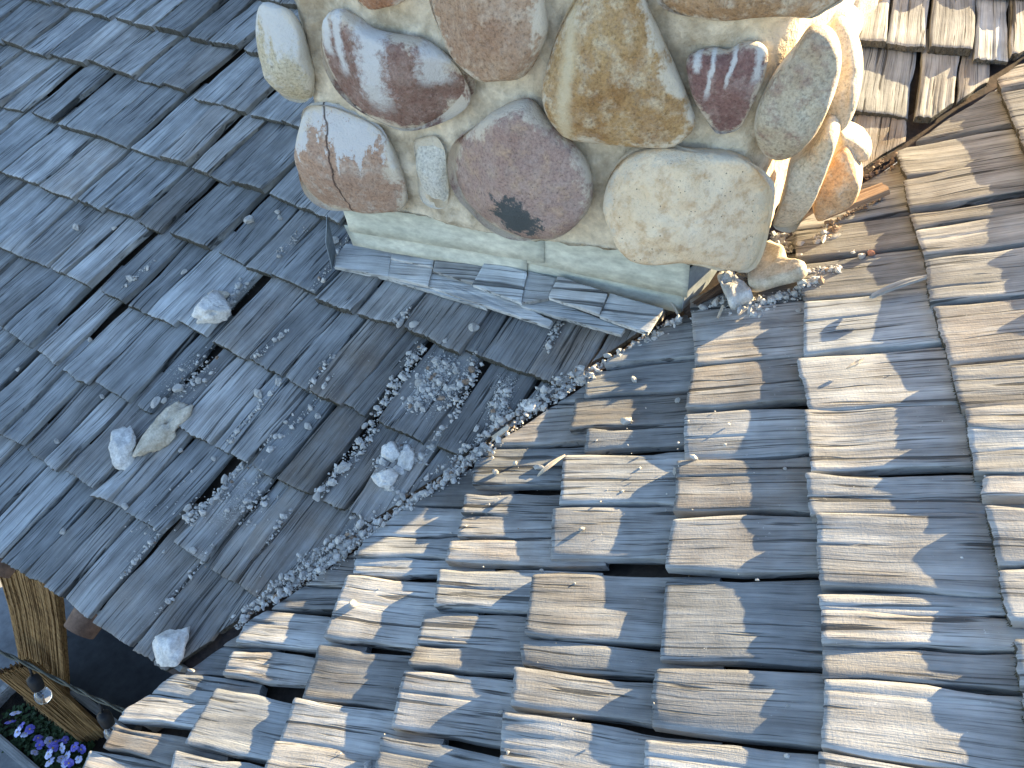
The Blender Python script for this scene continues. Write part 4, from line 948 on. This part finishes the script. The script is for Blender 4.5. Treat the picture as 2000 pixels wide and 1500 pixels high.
# string light
st = empty('string_light', (-.88, -.575, -.7)); tag(st, 'festoon string light with two clear bulbs hanging below the eave', 'string light')
cp = [V(p) for p in ((-1.30, -.64, -.69), (-1.125, -.607, -.70), (-1.033, -.591, -.706), (-.875, -.571, -.712), (-.763, -.557, -.708), (-.648, -.538, -.70), (-.45, -.51, -.68))]
for sg in (0, 1):
    pts = []
    for i in range(len(cp)-1):
        for j in range(8):
            t = j/8; p = cp[i]*(1-t)+cp[i+1]*t; a = (i*8+j)*.55+sg*3.14; pts.append(p+V((0, math.cos(a), math.sin(a)))*.0036-V(st.location))
    link('cable', tube(pts, .0034, 6), st, ('cable',))
for x, y in ((-1.02, -.589), (-.735, -.553)):
    base = V((x, y, -.712))-V(st.location)
    link('lead', tube([base, base+V((.01, -.008, -.02)), base+V((.018, -.016, -.035))], .004, 6), st, ('rubber',))
    dn = V((.35, -.25, -1.)); dn = dn/np.linalg.norm(dn); p0 = base+V((.018, -.016, -.030))
    so = link('socket', tube([p0+dn*t for t in (0, .006, .02, .04, .052)], 0, 14, [.010, .018, .0205, .0195, .017]), st, ('rubber',))
    link('bulb', tube([p0+dn*t for t in (.05, .058, .068, .082, .096, .106, .112)], 0, 14, [.012, .015, .021, .0245, .021, .012, .003]), st, ('glass',))
# log rafters and purlin under the eave
def log(p0, p1, r, name):
    p0, p1 = V(p0), V(p1); n = 12; pts = [p0+(p1-p0)*t for t in np.linspace(0, 1, n)]; rr = [r*(1+.05*math.sin(i*1.7)) for i in range(n)]; rr[0] *= .9
    return under(link(name, tube(pts, r, 16, rr), None, ('log',)), left_roof)
for x in (-.655, -1.02, -1.42, -1.85, -2.3): log((x, -.482, -.325), (x, .6, .10), .046, 'rafter_log')
# house walls below the two eaves
hw = empty('siding_wall', (-1.7, -.03, GZ)); tag(hw, 'dark timber house wall in the shade under the left eave', 'wall')
for i in range(14): box('wall_board', -3.3, -.02, -.03+.004*(i % 2), .05, GZ+.18*i, GZ+.18*i+.176, 'siding', hw, .004)
hw2 = empty('siding_wall', (.1, -.6, GZ)); tag(hw2, 'timber house wall under the right eave', 'wall')
for i in range(13):
    o = box('wall_board', 0, 2.6, 0, .08+.004*(i % 2), .18*i, .18*i+.176, 'siding', None, .004); o.parent = hw2
    o.matrix_parent_inverse = Matrix.Translation(-Vector(hw2.location)); o.matrix_basis = Matrix.Translation((.06, -.05, GZ)) @ Matrix.Rotation(math.radians(-73), 4, 'Z') @ Matrix.Translation((1.3, .04, .18*i+.088))
# unseen wall added behind the chimney to keep the left roof in shade
shade_wall = empty('siding_wall', (-2.2, 2.75, .9)); tag(shade_wall, 'added grey cedar sided wall, unseen behind the chimney, shading the left roof slope', 'wall')
for i in range(9):
    o = box('shade_wall_board', -4.6, .32, 2.62, 2.66+.012*(i % 2), .70+i*.19, .70+i*.19+.185, 'siding', shade_wall, .004)
